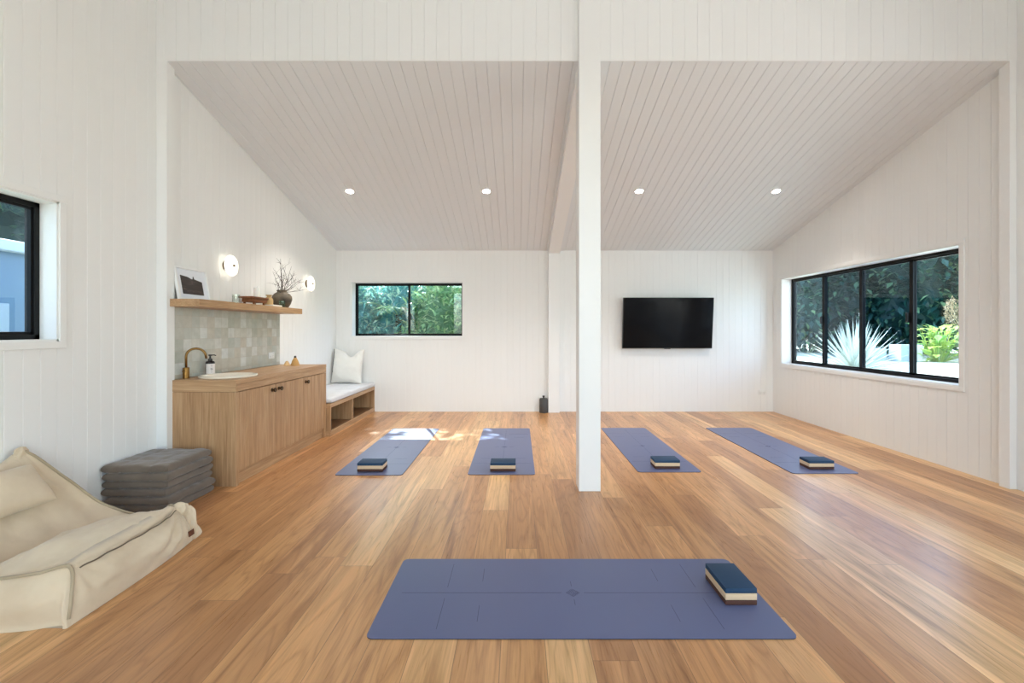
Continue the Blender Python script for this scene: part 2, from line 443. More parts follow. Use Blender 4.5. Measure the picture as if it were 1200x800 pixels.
# ------------------------------------------------------------------ windows
def make_window(name, plane, axis, a0, a1, z0, z1, wall, out, mulls, screens, latches, f=.02, h=.015):
    """axis 'x': lies in X at y=plane; axis 'y': lies in Y at x=plane. wall = wall face coordinate, out = outward sign"""
    root = thing(name, None, None); root['kind'] = 'structure'
    def B(bm, p0, p1, q0, q1, s0, s1, bev=0):
        if axis == 'x': box(bm, p0, p1, min(q0, q1), max(q0, q1), s0, s1, bev)
        else: box(bm, min(q0, q1), max(q0, q1), p0, p1, s0, s1, bev)
    # architrave
    bm = bmesh.new(); w = .045; e = wall-out*.012; e2 = wall+out*.01
    B(bm, a0-w, a1+w, e, e2, z1, z1+w, .003); B(bm, a0-w, a1+w, e, e2, z0-w, z0, .003)
    B(bm, a0-w, a0, e, e2, z0, z1, .003); B(bm, a1, a1+w, e, e2, z0, z1, .003)
    link('architrave', bm, M['trim'], root)
    # lined reveal
    bm = bmesh.new(); q = plane+out*.03; g = .012
    B(bm, a0, a1, wall-out*.002, q, z1-g, z1); B(bm, a0, a1, wall-out*.002, q, z0, z0+g)
    B(bm, a0, a0+g, wall-out*.002, q, z0, z1); B(bm, a1-g, a1, wall-out*.002, q, z0, z1)
    link('reveal', bm, M['trim'], root)
    # black frame
    a0 += g; a1 -= g; z0 += g; z1 -= g
    bm = bmesh.new(); q0 = plane-out*.02; q1 = plane+out*.045
    B(bm, a0, a1, q0, q1, z1-f, z1, .002); B(bm, a0, a1, q0, q1, z0, z0+f, .002)
    B(bm, a0, a0+f, q0, q1, z0, z1, .002); B(bm, a1-f, a1, q0, q1, z0, z1, .002)
    link('frame', bm, M['blackal'], root)
    edges = [a0+f]+mulls+[a1-f]
    for i in range(len(edges)-1):
        s0, s1 = edges[i], edges[i+1]
        dq = .006 if i % 2 else .022
        bm = bmesh.new(); r0 = plane+out*(dq-.014); r1 = plane+out*(dq+.012)
        B(bm, s0-h*(i > 0), s1+h*(i < len(edges)-2), r0, r1, z1-f-.016, z1-f); B(bm, s0-h*(i > 0), s1+h*(i < len(edges)-2), r0, r1, z0+f, z0+f+.018)
        wl = h*2 if i > 0 else .012; wr_ = h*2 if i < len(edges)-2 else .012
        B(bm, s0-h*(i > 0), s0-h*(i > 0)+wl, r0, r1, z0+f, z1-f); B(bm, s1+h*(i < len(edges)-2)-wr_, s1+h*(i < len(edges)-2), r0, r1, z0+f, z1-f)
        sh = link('sash', bm, M['blackal'], root)
        bm = bmesh.new(); B(bm, s0, s1, (r0+r1)/2-.0015, (r0+r1)/2+.0015, z0+f+.02, z1-f-.015)
        link('pane', bm, M['glass_screen' if i in screens else 'glass'], sh)
    for a, zz in latches:
        bm = bmesh.new(); B(bm, a-.012, a+.012, plane-out*.04, plane-out*.012, zz-.05, zz+.05, .004)
        link('latch', bm, M['blk'], root)
    return root
make_window('window_1', YB+.165, 'x', *W1, YB, 1, [-1.755], [], [(-1.73, 1.5)])
make_window('window_2', XR+.165, 'y', *W2, XR, 1, [4.835, 5.545, 6.226], [1, 2], [(4.86, 1.42), (6.24, 1.42)], .03, .024)
make_window('window_3', XLF-.125, 'y', *W3, XLF, -1, [2.0], [], [], .03, .02)

# glazed doors behind and beside the camera
def glazed(name, axis, plane, a0, a1, z1, n):
    root = thing(name, None, None); root['kind'] = 'structure'
    def B(bm, p0, p1, q0, q1, s0, s1):
        if axis == 'x': box(bm, p0, p1, q0, q1, s0, s1)
        else: box(bm, q0, q1, p0, p1, s0, s1)
    bm = bmesh.new(); B(bm, a0, a1, plane-.04, plane+.04, z1-.05, z1); B(bm, a0, a1, plane-.04, plane+.04, 0.001, .03)
    B(bm, a0, a0+.05, plane-.04, plane+.04, 0.001, z1); B(bm, a1-.05, a1, plane-.04, plane+.04, 0.001, z1)
    for i in range(1, n):
        x = a0+(a1-a0)*i/n; B(bm, x-.035, x+.035, plane-.03, plane+.03, .02, z1-.03)
    link('frame', bm, M['blackal'], root)
    for i in range(n):
        x0 = a0+(a1-a0)*i/n; x1 = a0+(a1-a0)*(i+1)/n
        bm = bmesh.new(); B(bm, x0+.03, x1-.03, plane-.003, plane+.003, .03, z1-.05); link('pane', bm, M['clear'], root)
glazed('added_rear_doors', 'x', YR-.07, DR[0], DR[1], DR[3], 5)  # unseen rear glazing, added for daylight fill
glazed('door_2', 'y', XR+.07, D2[0], D2[1], D2[3], 3)

# ------------------------------------------------------------------ vanity cabinet
CY0, CY1, CXF, CT = 3.728, 5.482, -2.31, .872
cab = thing('vanity_cabinet', 'long oak vanity cabinet with three grooved doors against the left wall', 'cabinet', (-2.59, 4.6, 0))
X0 = XL+.004
bm = bmesh.new()
box(bm, X0, CXF, CY0, CY0+.04, 0, .774, .0015, 1); link('end_panel', bm, M['oakv'], cab)
bm = bmesh.new()
box(bm, X0, CXF, CY1-.045, CY1, 0, .774, .0015, 1); link('end_panel', bm, M['oakv'], cab)
bm = bmesh.new()
box(bm, X0, CXF, CY0, CY1, .776, .834, .0015, 1); link('top_rail', bm, M['oakh'], cab)
bm = bmesh.new()
box(bm, X0, CXF-.03, CY0+.04, CY1-.045, .112, .13); box(bm, X0, X0+.01, CY0+.04, CY1-.045, .112, .774)
for y in (4.343, 4.905): box(bm, X0, CXF-.025, y-.009, y+.009, .112, .774)
link('carcass', bm, M['oakv'], cab)
bm = bmesh.new(); box(bm, CXF-.045, CXF-.028, CY0+.04, CY1-.045, 0, .112); link('kickboard', bm, M['oakh'], cab)
bm = bmesh.new(); box(bm, X0, CXF+.0005, CY0-.0012, CY0-.0002, .776, CT-.0005); link('end_veneer', bm, M['oakx'], cab)
# countertop with the basin hole
BX, BY, BR_ = -2.565, 4.035, .185
bm = bmesh.new()
box(bm, X0, CXF+.001, 4.34, CY1, .836, CT)
angs = sorted([2*pi*i/64 for i in range(64)]+[math.atan2(yy-BY, xx-BX) % (2*pi) for xx in (X0, CXF+.001) for yy in (CY0, 4.34)])
def onrect(a):
    c, s = cos(a), sin(a); ts = []
    if c > 1e-9: ts.append((CXF+.001-BX)/c)
    if c < -1e-9: ts.append((X0-BX)/c)
    if s > 1e-9: ts.append((4.34-BY)/s)
    if s < -1e-9: ts.append((CY0-BY)/s)
    t = min(ts); return BX+c*t, BY+s*t
rg = []
for a in angs:
    x, y = onrect(a); cx, cy = BX+cos(a)*BR_, BY+sin(a)*BR_
    rg.append([bm.verts.new(p) for p in ((cx, cy, .836), (cx, cy, CT), (x, y, CT), (x, y, .836))])
for i in range(len(rg)):
    a, b = rg[i], rg[(i+1) % len(rg)]
    for k in range(4): bm.faces.new((a[k], b[k], b[(k+1) % 4], a[(k+1) % 4]))
link('countertop', bm, M['oakh'], cab)
for y0, y1, ky in ((3.77, 4.343, 4.275), (4.343, 4.905, 4.395), (4.905, 5.436, 4.955)):
    bm = bmesh.new()
    boards(bm, (CXF, y0+.0025, .118), (0, 1, 0), (0, 0, 1), (1, 0, 0), y1-y0-.005, lambda u: [(0, .652)], pitch=(y1-y0-.005)/6, gw=.007, gd=.004, T=.02)
    dr = link('door', bm, M['oakv'], cab)
    bm = bmesh.new()
    lathe(bm, [(.018, 0), (.018, .004), (.009, .006), (.008, .02), (.019, .024), (.021, .034), (.017, .038), (.012, .036), (.0001, .036)], (CXF, ky, .722), 20, 'X')
    link('knob', bm, M['bronze'], dr, auto=40)

# basin
bs = thing('wash_basin', 'round cream ceramic basin set into the oak vanity top', 'basin', (BX, BY, CT))
bm = bmesh.new()
rr_ = .222
prof = [(.0001, CT-.10), (.05, CT-.10), (.13, CT-.07), (.172, CT-.02), (.182, CT+.0005), (rr_, CT+.0005), (rr_+.003, CT+.008), (rr_, CT+.016), (rr_-.012, CT+.018), (rr_-.03, CT+.010), (.165, CT-.02), (.12, CT-.06), (.05, CT-.085), (.0001, CT-.088)]
lathe(bm, prof, (BX, BY, 0), 64); link('bowl', bm, M['ceramic'], bs, auto=60)
bm = bmesh.new(); lathe(bm, [(.022, CT-.0875), (.022, CT-.083), (.0001, CT-.082)], (BX, BY, 0), 20); link('drain', bm, M['brass'], bs, auto=40)
# tap
FX, FY = -2.815, 3.86
tp = thing('basin_tap', 'aged brass gooseneck tap beside the basin', 'tap', (FX, FY, CT))
bm = bmesh.new(); lathe(bm, [(.0245, CT), (.0245, CT+.092), (.022, CT+.094), (.0001, CT+.094)], (FX, FY, 0), 28); link('base', bm, M['brass'], tp, auto=40)
bm = bmesh.new(); dx, dy = .135/1.05, .06/1.05; pts = [(FX, FY, CT+.09), (FX, FY, CT+.185)]
for i in range(1, 15):
    a = pi*i/15*.98; k = (1-cos(a))/2; pts.append((FX+dx*k, FY+dy*k, CT+.185+.068*sin(a)))
pts.append((FX+dx*1.03, FY+dy*1.03, CT+.165))
tube(bm, pts, .0095, 12); link('spout', bm, M['brass'], tp, smooth=True)
bm = bmesh.new(); tube(bm, [(FX, FY-.024, CT+.06), (FX+.005, FY-.04, CT+.061), (FX+.012, FY-.055, CT+.065)], .005, 8); link('lever', bm, M['brass'], tp, smooth=True)
# soap bottle
SX, SY = -2.8, 4.14
sb = thing('soap_bottle', 'dark brown pump bottle with a white label behind the basin', 'bottle', (SX, SY, CT))
amber = mat('dark_amber_glass', (.018, .010, .007, 1), .12)
bm = bmesh.new(); lathe(bm, [(.034, CT), (.0365, CT+.004), (.0365, CT+.115), (.032, CT+.127), (.014, CT+.134), (.013, CT+.145), (.0001, CT+.145)], (SX, SY, 0), 32); link('bottle_body', bm, amber, sb, auto=40)
bm = bmesh.new()
def arc_label(bm, r, a0, a1, z0, z1, n=24):
    v = [[bm.verts.new((SX+rr*cos(a0+(a1-a0)*i/n), SY+rr*sin(a0+(a1-a0)*i/n), z)) for rr, z in ((r, z0), (r, z1), (r-.0005, z1), (r-.0005, z0))] for i in range(n+1)]
    for i in range(n):
        for k in range(4): bm.faces.new((v[i][k], v[i+1][k], v[i+1][(k+1) % 4], v[i][(k+1) % 4]))
    bm.faces.new(v[0]); bm.faces.new(v[-1])
arc_label(bm, .0372, R(-112), R(60), CT+.014, CT+.106); lb = link('bottle_label', bm, mat('label_paper', srgb(236, 228, 224), .7), sb, auto=40)
bm = bmesh.new()
for z, w in ((.090, 22), (.082, 12), (.066, 30), (.060, 26), (.054, 32), (.048, 20), (.030, 26)):
    arc_label(bm, .0376, R(-38-w/2), R(-38+w/2), CT+z, CT+z+.0022, 6)
link('print', bm, M['blk'], lb)
bm = bmesh.new(); lathe(bm, [(.017, CT+.132), (.0175, CT+.15), (.008, CT+.153), (.0065, CT+.175), (.014, CT+.177), (.014, CT+.189), (.0001, CT+.19)], (SX, SY, 0), 20)
tube(bm, [(SX, SY, CT+.183), (SX+.03, SY+.012, CT+.184), (SX+.043, SY+.017, CT+.178)], .0045, 8); link('pump', bm, M['blk'], sb, auto=40)
# small cone ornament at far end
OX, OY = -2.60, 5.29
on = thing('straw_brush', 'small golden straw brush with dark tip standing at far end of the vanity top', 'brush', (OX, OY, CT))
bm = bmesh.new(); lathe(bm, [(.046, CT), (.044, CT+.012), (.028, CT+.055), (.014, CT+.085), (.010, CT+.095), (.0001, CT+.095)], (OX+.01, OY, 0), 24)
random.seed(4)
for i in range(70):
    a = 2*pi*i/70; r = .045+random.uniform(-.003, .004)
    tube(bm, [(OX+.01+r*cos(a), OY+r*sin(a), CT), (OX+.01+.03*cos(a), OY+.03*sin(a), CT+.055), (OX+.01+.012*cos(a), OY+.012*sin(a), CT+.09)], .0022, 5)
link('bristles', bm, mat('golden_straw', srgb(206, 164, 104), .8), on, auto=40)
bm = bmesh.new(); lathe(bm, [(.012, CT+.09), (.014, CT+.1), (.009, CT+.112), (.0001, CT+.114)], (OX+.01, OY, 0), 16); link('binding', bm, M['blk'], on, auto=40)
bm = bmesh.new(); lathe(bm, [(.034, CT), (.036, CT+.004), (.02, CT+.04), (.011, CT+.052), (.0001, CT+.054)], (OX-.075, OY-.02, 0), 20)
tag(link('wooden_cone', bm, mat('pale_turned_wood', srgb(222, 184, 132), .6), auto=40), 'tiny pale wooden cone left of the straw brush on the vanity top', 'ornament')

# tiled splashback
bm = bmesh.new(); box(bm, XL-.002, XL+.012, YO+.087, 5.462, CT+.002, 1.474)
struct(tag(link('trim_6', bm, M['tile']), None))
# power outlets
def outlet(label, o, sx, sz, ax):
    x, y, z = o; r = thing('power_outlet', label, 'power outlet', o)
    bm = bmesh.new()
    if ax == 'x': box(bm, x, x+.008, y-sx, y+sx, z-sz, z+sz, .003)
    else: box(bm, x-sx, x+sx, y-.008, y, z-sz, z+sz, .003)
    link('plate', bm, M['white_plastic'], r, auto=30)
    for s in (-1, 1):
        bm = bmesh.new()
        if ax == 'x': box(bm, x+.007, x+.011, y+s*sx*.6-.007, y+s*sx*.6+.007, z+sz*.35, z+sz*.75, .001)
        else: box(bm, x+s*sx*.6-.007, x+s*sx*.6+.007, y-.011, y-.007, z+sz*.35, z+sz*.75, .001)
        link('switch', bm, M['white_plastic'], r, auto=30)
    for s in (-1, 1):
        u0 = s*sx*.45
        for du, dz in ((-.009, -.002), (.009, -.002), (0, -.018)):
            bm = bmesh.new(); u = u0+du; zz = z+dz-.004
            if ax == 'x': box(bm, x+.0075, x+.0085, y+u-.0015, y+u+.0015, zz-.004, zz+.004)
            else: box(bm, x+u-.0015, x+u+.0015, y-.0085, y-.0075, zz-.004, zz+.004)
            link('socket_slot', bm, M['blk'], r)
outlet('white double power outlet on the tiled splashback', (XL+.012, 5.27, .99), .058, .037, 'x')
outlet('white double power outlet low on the back wall near the right corner', (3.85, YB, .305), .058, .037, 'y')

# ------------------------------------------------------------------ floating shelf + things
SZ = 1.537
bm = bmesh.new(); box(bm, XL+.002, -2.59, 3.70, 5.465, 1.475, SZ, .0015, 1)
tag(link('floating_shelf', bm, M['oakh']), 'thick oak floating shelf above the tiled splashback', 'shelf')
# framed picture, leaning
pf = thing('picture_frame', 'white framed dark landscape photograph leaning on the near end of shelf', 'picture', (-2.8, 3.94, SZ))
FW, FH = .385, .285; lean = math.atan2(.05, FH)
ML = Matrix.Translation((-2.795, 3.752, SZ+.001)) @ Matrix.Rotation(-lean, 4, 'Y')
def fbox(bm, y0, y1, z0, z1, x0, x1, bev=0):
    b2 = bmesh.new(); box(b2, x0, x1, y0, y1, z0, z1, bev); b2.transform(ML)
    me = bpy.data.meshes.new('t'); b2.to_mesh(me); b2.free(); bm.from_mesh(me); bpy.data.meshes.remove(me)
bm = bmesh.new(); w = .016
fbox(bm, 0, FW, 0, w, -.012, .012, .002); fbox(bm, 0, FW, FH-w, FH, -.012, .012, .002)
fbox(bm, 0, w, w, FH-w, -.012, .012, .002); fbox(bm, FW-w, FW, w, FH-w, -.012, .012, .002)
link('frame', bm, M['trim'], pf, auto=30)
bm = bmesh.new(); fbox(bm, w, FW-w, w, FH-w, -.010, -.002); link('mount', bm, mat('white_card', srgb(236, 238, 244), .8), pf)
pm = mat('dark_photo_print', rough=.35); t = NT(pm)
n_ = t.noise(t.coords((9, 5, 30)), 2, 5, .6)
t.l(t.ramp(n_, [(.3, srgb(38, 30, 28)), (.6, srgb(64, 52, 48)), (.76, srgb(120, 102, 92))]), t.b.inputs['Base Color'])
bm = bmesh.new(); a0, a1, b0 = .062, .315, .052
ridge = [(0, .19), (.03, .186), (.07, .183), (.10, .176), (.125, .166), (.14, .166), (.145, .172), (.15, .190), (.155, .190), (.16, .168), (.20, .160), (.253, .150)]
lo = []; 
for dxx, hz in ridge:
    lo.append([bm.verts.new(ML @ Vector((xx, a0+dxx, zz))) for xx, zz in ((-.002, b0), (.0005, b0), (.0005, b0+hz-.03), (-.002, b0+hz-.03))])
for a, b in zip(lo, lo[1:]):
    for k in range(4): bm.faces.new((a[k], b[k], b[(k+1) % 4], a[(k+1) % 4]))
bm.faces.new(lo[0]); bm.faces.new(lo[-1]); link('photograph', bm, pm, pf)

# vase with branches
VX, VY = -2.725, 5.255
vz = thing('vase', 'round dark brown earthenware vase holding bare twigs on the shelf', 'vase', (VX, VY, SZ))
vm = mat('dark_earthenware', rough=.62); t = NT(vm)
t.l(t.ramp(t.noise(t.coords((1, 1, 2.5)), 9, 5, .6), [(.3, srgb(66, 56, 46)), (.55, srgb(102, 90, 74)), (.75, srgb(132, 118, 98))]), t.b.inputs['Base Color'])
t.bump(t.noise(t.coords((1, 1, 1)), 60, 3), .4, .003)
bm = bmesh.new()
lathe(bm, [(.058, SZ), (.066, SZ+.006), (.092, SZ+.05), (.107, SZ+.10), (.103, SZ+.135), (.08, SZ+.165), (.054, SZ+.180), (.05, SZ+.19), (.058, SZ+.204), (.056, SZ+.207), (.044, SZ+.19), (.046, SZ+.175), (.0001, SZ+.12)], (VX, VY, 0), 40)
link('vessel', bm, vm, vz, auto=60)
random.seed(11)
tw = mat('dark_twig_bark', srgb(62, 50, 44), .85)
bm = bmesh.new()
def branch(p, d, ln, r, depth):
    pts = [Vector(p)]; d = Vector(d).normalized(); n = 6
    for i in range(n):
        d = (d+Vector((random.uniform(-.12, .12)*.6, random.uniform(-.2, .2), random.uniform(-.12, .16)))).normalized()
        q = pts[-1]+d*ln/n
        q.x = max(q.x, XL+.015); pts.append(q)
    tube(bm, pts, [r*(1-.75*i/n) for i in range(n+1)], 6)
    if depth:
        for k in range(3 if depth > 1 else 2):
            i = random.randint(1, n-1)
            s = random.choice((-1, 1))
            dd = (d*.45+Vector((random.uniform(-.5, .6), s*random.uniform(.5, 1.0), random.uniform(-.15, .6)))).normalized()
            branch(pts[i], dd, ln*random.uniform(.35, .55), r*.55, depth-1)
zt = SZ+.17
branch((VX, VY-.01, zt), (.02, -.02, 1), .40, .0052, 2)
for d_, l_ in (((.3, -.75, .8), .32), ((.2, -1, .25), .40), ((.3, .9, .5), .34), ((.2, .7, .8), .32), ((.2, -.35, 1), .34), ((.4, .3, .7), .28), ((.1, -.8, .6), .32), ((.2, 1, .15), .40), ((.2, .4, 1), .34), ((.5, .1, .5), .26)):
    branch((VX+random.uniform(-.02, .02), VY+random.uniform(-.02, .02), zt), d_, l_, .0036, 2)
tag(link('twig_bunch', bm, tw, smooth=True), 'bunch of bare dark twigs standing in the brown vase', 'branches')

# footed wooden tray and candle
ty0, ty1, tx0, tx1 = 4.60, 4.90, -2.83, -2.68
tr = thing('wooden_riser', 'small footed brown wooden tray on the shelf under a white candle', 'tray', (-2.755, 4.75, SZ))
wd = wood_mat('walnut_wood', [srgb(96, 56, 32), srgb(140, 86, 50), srgb(168, 110, 70)], 1, seed=8)
bm = bmesh.new(); box(bm, tx0, tx1, ty0, ty1, SZ+.072, SZ+.09, .004); link('tray_top', bm, wd, tr, auto=30)
bm = bmesh.new(); box(bm, tx0+.01, tx1-.01, ty0+.045, ty1-.02, SZ+.035, SZ+.072, .003); link('cross_rail', bm, wd, tr, auto=30)
for y in (ty0+.07, ty1-.05):
    for x in (tx0+.025, tx1-.03):
        bm = bmesh.new(); box(bm, x-.009, x+.009, y-.009, y+.009, SZ, SZ+.055, .002); link('leg', bm, wd, tr, auto=30)
cd = thing('pillar_candle', 'white pillar candle standing on the brown wooden tray', 'candle', (-2.755, 4.80, SZ+.09))
bm = bmesh.new(); lathe(bm, [(.029, SZ+.09), (.03, SZ+.093), (.03, SZ+.19), (.027, SZ+.194), (.0001, SZ+.19)], (-2.755, 4.80, 0), 28); link('wax', bm, mat('white_wax', srgb(246, 243, 234), .5, Subsurface_Weight=.3), cd, auto=40)
bm = bmesh.new(); tube(bm, [(-2.755, 4.8, SZ+.188), (-2.754, 4.801, SZ+.197), (-2.752, 4.802, SZ+.205)], .0012, 6); link('wick', bm, M['blk'], cd)
# white stone slab with jar
bm = bmesh.new(); box(bm, -2.80, -2.64, 4.915, 5.10, SZ, SZ+.022, .005, 2)
tag(link('stone_board', bm, mat('white_stone', srgb(236, 230, 218), .4), auto=30), 'thin white stone board lying on the shelf under the straw coloured jar', 'board')
jr = mat('straw_ceramic', srgb(196, 164, 116), .75)
bm = bmesh.new(); lathe(bm, [(.036, SZ+.022), (.041, SZ+.03), (.042, SZ+.07), (.034, SZ+.095), (.022, SZ+.108), (.022, SZ+.118), (.034, SZ+.132), (.031, SZ+.133), (.018, SZ+.118), (.016, SZ+.1), (.0001, SZ+.09)], (-2.735, 5.0, 0), 28)
tag(link('small_jar', bm, jr, auto=50), 'small straw coloured jar with a flared neck on the white board', 'jar')
bm = bmesh.new(); lathe(bm, [(.028, SZ), (.03, SZ+.003), (.032, SZ+.075), (.030, SZ+.075), (.028, SZ+.008), (.0001, SZ+.006)], (-2.66, 5.13, 0), 28)
tag(link('glass_tumbler', bm, M['greenglass'], auto=50), 'small greenish glass tumbler beside the brown vase', 'glass')
bm = bmesh.new(); lathe(bm, [(.034, SZ), (.035, SZ+.003), (.035, SZ+.10), (.033, SZ+.10), (.033, SZ+.008), (.0001, SZ+.006)], (-2.80, 4.52, 0), 28)
tag(link('glass_candle_holder', bm, M['clear'], auto=50), 'clear glass candle holder on the shelf left of the brown tray', 'candle holder')

# ------------------------------------------------------------------ wall lamps
def wall_lamp(y, label, first=None):
    r = thing('wall_lamp', label, 'wall lamp', (XL, y, 1.915), 'round wall lamps')
    bm = bmesh.new(); lathe(bm, [(.052, XL), (.052, XL+.026), (.045, XL+.03), (.0001, XL+.03)], (0, y, 1.915), 36, 'X'); link('backplate', bm, M['bronze'], r, auto=40)
    bm = bmesh.new(); lathe(bm, [(.03, XL+.029), (.098, XL+.046), (.103, XL+.054), (.099, XL+.064), (.06, XL+.074), (.0001, XL+.078)], (0, y, 1.915), 48, 'X'); link('glass_disc', bm, M['glow'], r, auto=50)
    bm = bmesh.new(); lathe(bm, [(.011, XL+.076), (.011, XL+.088), (.008, XL+.09), (.0001, XL+.09)], (0, y, 1.915), 16, 'X'); link('finial', bm, M['bronze'], r, auto=40)
wall_lamp(4.47, 'round lit glass wall lamp above the middle of the oak shelf, nearer one')
wall_lamp(6.19, 'round lit glass wall lamp beyond the end of the shelf, farther one')

# ------------------------------------------------------------------ window bench
BXF = -2.26; B0, B1 = CY1+.003, YB-.003
be = thing('bench', 'low oak bench with two open cubbies along left wall', 'bench', (-2.56, 6.33, 0))
bm = bmesh.new(); box(bm, X0, BXF, B0, B1, .345, .395, .002, 1); link('seat_board', bm, M['oakh'], be)
bm = bmesh.new(); box(bm, X0, BXF, B0, B1, 0, .064, .002, 1); link('plinth', bm, M['oakh'], be)
for y in (B0, 6.225, B1-.022):
    bm = bmesh.new(); box(bm, X0, BXF, y, y+.022, .064, .345); link('divider', bm, M['oakv'], be)
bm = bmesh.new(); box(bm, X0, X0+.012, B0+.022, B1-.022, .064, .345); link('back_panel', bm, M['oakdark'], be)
bm = bmesh.new(); box(bm, X0+.012, BXF-.02, B0+.022, B1-.022, .0641, .068); link('cubby_floor', bm, M['oakdark'], be)  # thin sheet over the plinth that carries the painted cubby shade
bm = bmesh.new()
pillow(bm, Matrix.Translation(((X0+BXF)/2+.005, (B0+B1)/2, .395+.037)), BXF-X0+.005, B1-B0-.012, .074, p=26, q=.3, n=44, pinch=0, wr=.002, seed=2)
bc = link('bench_cushion', bm, M['cushfab'], smooth=True)
tag(bc, 'long pale grey linen seat pad lying on the oak bench', 'cushion')
# scatter pillow
sp = thing('scatter_pillow', 'plump white linen pillow propped in the corner on the bench pad', 'pillow', (-2.61, 6.95, .47))
MP = Matrix.Translation((-2.612, 6.985, .470+.265)) @ Matrix.Rotation(R(-7), 4, 'Z') @ Matrix.Rotation(R(78), 4, 'X')
bm = bmesh.new(); pillow(bm, MP, .49, .54, .19, p=2.6, q=.55, n=40, pinch=.07, wr=.008, seed=5, dip=.22, ws=7)
link('pillow_cover', bm, M['whitefab'], sp, smooth=True)
bm = bmesh.new(); tube(bm, [MP @ Vector((-.245+.014*(1-(abs(v)/.27)**2)*.6, v, 0.004)) for v in [(-.1+.36*i/12) for i in range(13)]], .004, 6); link('zip', bm, M['blk'], sp)

# ------------------------------------------------------------------ TV
tv = thing('television', 'black flat television mounted tilting forward on the white back wall', 'television', (2.32, 7.1, 1.0))
MT = Matrix.Translation((2.322, 7.10, 1.0)) @ Matrix.Rotation(R(5.5), 4, 'X')
def tbox(name, m, a, bev=0, parent=tv):
    bm = bmesh.new(); box(bm, *a, bev=bev, seg=1); bm.transform(MT); return link(name, bm, m, parent)
tbox('housing', M['blk'], (-.698, .698, -.02, .018, 0, .79), .004)
scr = mat('dark_glossy_screen', (.003, .0035, .005, 1), .13, Specular_IOR_Level=.16)
tbox('screen', scr, (-.690, .690, -.0215, -.0195, .014, .783))
tbox('screen_foot', M['blk'], (-.05, .05, -.024, -.018, -.006, .004), .001)
bm = bmesh.new(); box(bm, 2.12, 2.52, 7.105, YB-.001, 1.25, 1.55); link('wall_bracket', bm, M['blk'], tv)

# ------------------------------------------------------------------ canister on the floor
ca = thing('lidded_canister', 'small dark grey canister with black knob on floor beside the back pilaster', 'canister', (.398, 7.095, 0))
cm = mat('dark_grey_stoneware', srgb(78, 77, 75), .55)
bm = bmesh.new(); lathe(bm, [(.063, .0), (.066, .004), (.066, .2), (.062, .207), (.0001, .207)], (.398, 7.095, 0), 36); link('canister_body', bm, cm, ca, auto=40)
bm = bmesh.new(); lathe(bm, [(.064, .2075), (.064, .216), (.058, .222), (.0001, .223)], (.398, 7.095, 0), 36); link('lid', bm, cm, ca, auto=40)
bm = bmesh.new(); lathe(bm, [(.011, .222), (.012, .24), (.018, .25), (.018, .264), (.0001, .266)], (.398, 7.095, 0), 20); link('knob', bm, M['blk'], ca, auto=40)

# ------------------------------------------------------------------ yoga mats
def round_slab(bm, w, l, z0, z1, r, n=8, curl=0):
    pts = []
    for cx, cy, a in ((w/2-r, l/2-r, 0), (-w/2+r, l/2-r, 90), (-w/2+r, -l/2+r, 180), (w/2-r, -l/2+r, 270)):
        for i in range(n+1):
            q = R(a+90*i/n); pts.append((cx+r*cos(q), cy+r*sin(q)))
    lo = [bm.verts.new((x, y, z0)) for x, y in pts]; hi = [bm.verts.new((x, y, z1)) for x, y in pts]
    bm.faces.new(lo); bm.faces.new(hi)
    for i in range(len(pts)): bm.faces.new((lo[i], lo[(i+1) % len(pts)], hi[(i+1) % len(pts)], hi[i]))
def make_mat(w, l):
    o = bpy.data.objects.new('yoga_mat', None); COL.objects.link(o); o['_loc'] = (0, 0, 0)
    bm = bmesh.new(); round_slab(bm, w, l, .003, .0055, .03); link('mat_sheet', bm, M['mat'], o)
    bm = bmesh.new(); round_slab(bm, w, l, .0003, .0029, .03); link('mat_underside', bm, M['blk'], o)
    bm = bmesh.new(); z0, z1 = .0054, .0059; th = .0022
    def seg(x0, y0, x1, y1, t=th):
        a = Vector((x0, y0, 0)); b = Vector((x1, y1, 0)); d = (b-a).normalized(); nn = Vector((-d.y, d.x, 0))*t/2
        q = [a-nn, b-nn, b+nn, a+nn]
        lo = [bm.verts.new((p.x, p.y, z0)) for p in q]; hi = [bm.verts.new((p.x, p.y, z1)) for p in q]
        bm.faces.new(lo); bm.faces.new(hi)
        for i in range(4): bm.faces.new((lo[i], lo[(i+1) % 4], hi[(i+1) % 4], hi[i]))
    for s in (-1, 1):
        seg(0, s*.055, 0, s*.83)                       # long centre line
        seg(s*.055, 0, s*.10, 0)                       # ticks beside the emblem
        for k in (-1, 1):
            seg(k*.045, s*.615, k*.27, s*.615); seg(k*.10, s*.445, k*.22, s*.445)
    def dia(cx, cy, r):
        P = [(cx+r, cy), (cx, cy+r), (cx-r, cy), (cx, cy-r)]
        for i in range(4): seg(*P[i], *P[(i+1) % 4], .0016)
    for a in range(4):
        cx, cy = .018*cos(a*pi/2), .018*sin(a*pi/2); dia(cx, cy, .014); dia(cx, cy, .006)
    link('alignment_marks', bm, M['matmark'], o)
    return o
GM = 'slate blue yoga mats laid on the floor'
mt = make_mat(.60, 1.90)
def place(o, x, y, rz, label, cat, group):
    o.location = (x, y, 0); o.rotation_euler = (0, 0, rz); tag(o, label, cat, group)
spots = [(-1.322, 4.965, 0, 'slate blue yoga mat nearest the oak vanity, sun dappled at its far end'),
         (-.148, 4.98, 0, 'slate blue yoga mat just left of the white pillar, second from the cabinet'),
         (1.372, 5.03, 0, 'slate blue yoga mat right of pillar in front of the television'),
         (2.752, 5.01, 0, 'slate blue yoga mat closest to the right wall window')]
for i, (x, y, rz, lb_) in enumerate(spots):
    o = mt if i == 0 else copy_tree(mt)
    place(o, x, y, rz, lb_, 'yoga mat', GM)
    if i == 2: o.scale = (.96, .975, 1)
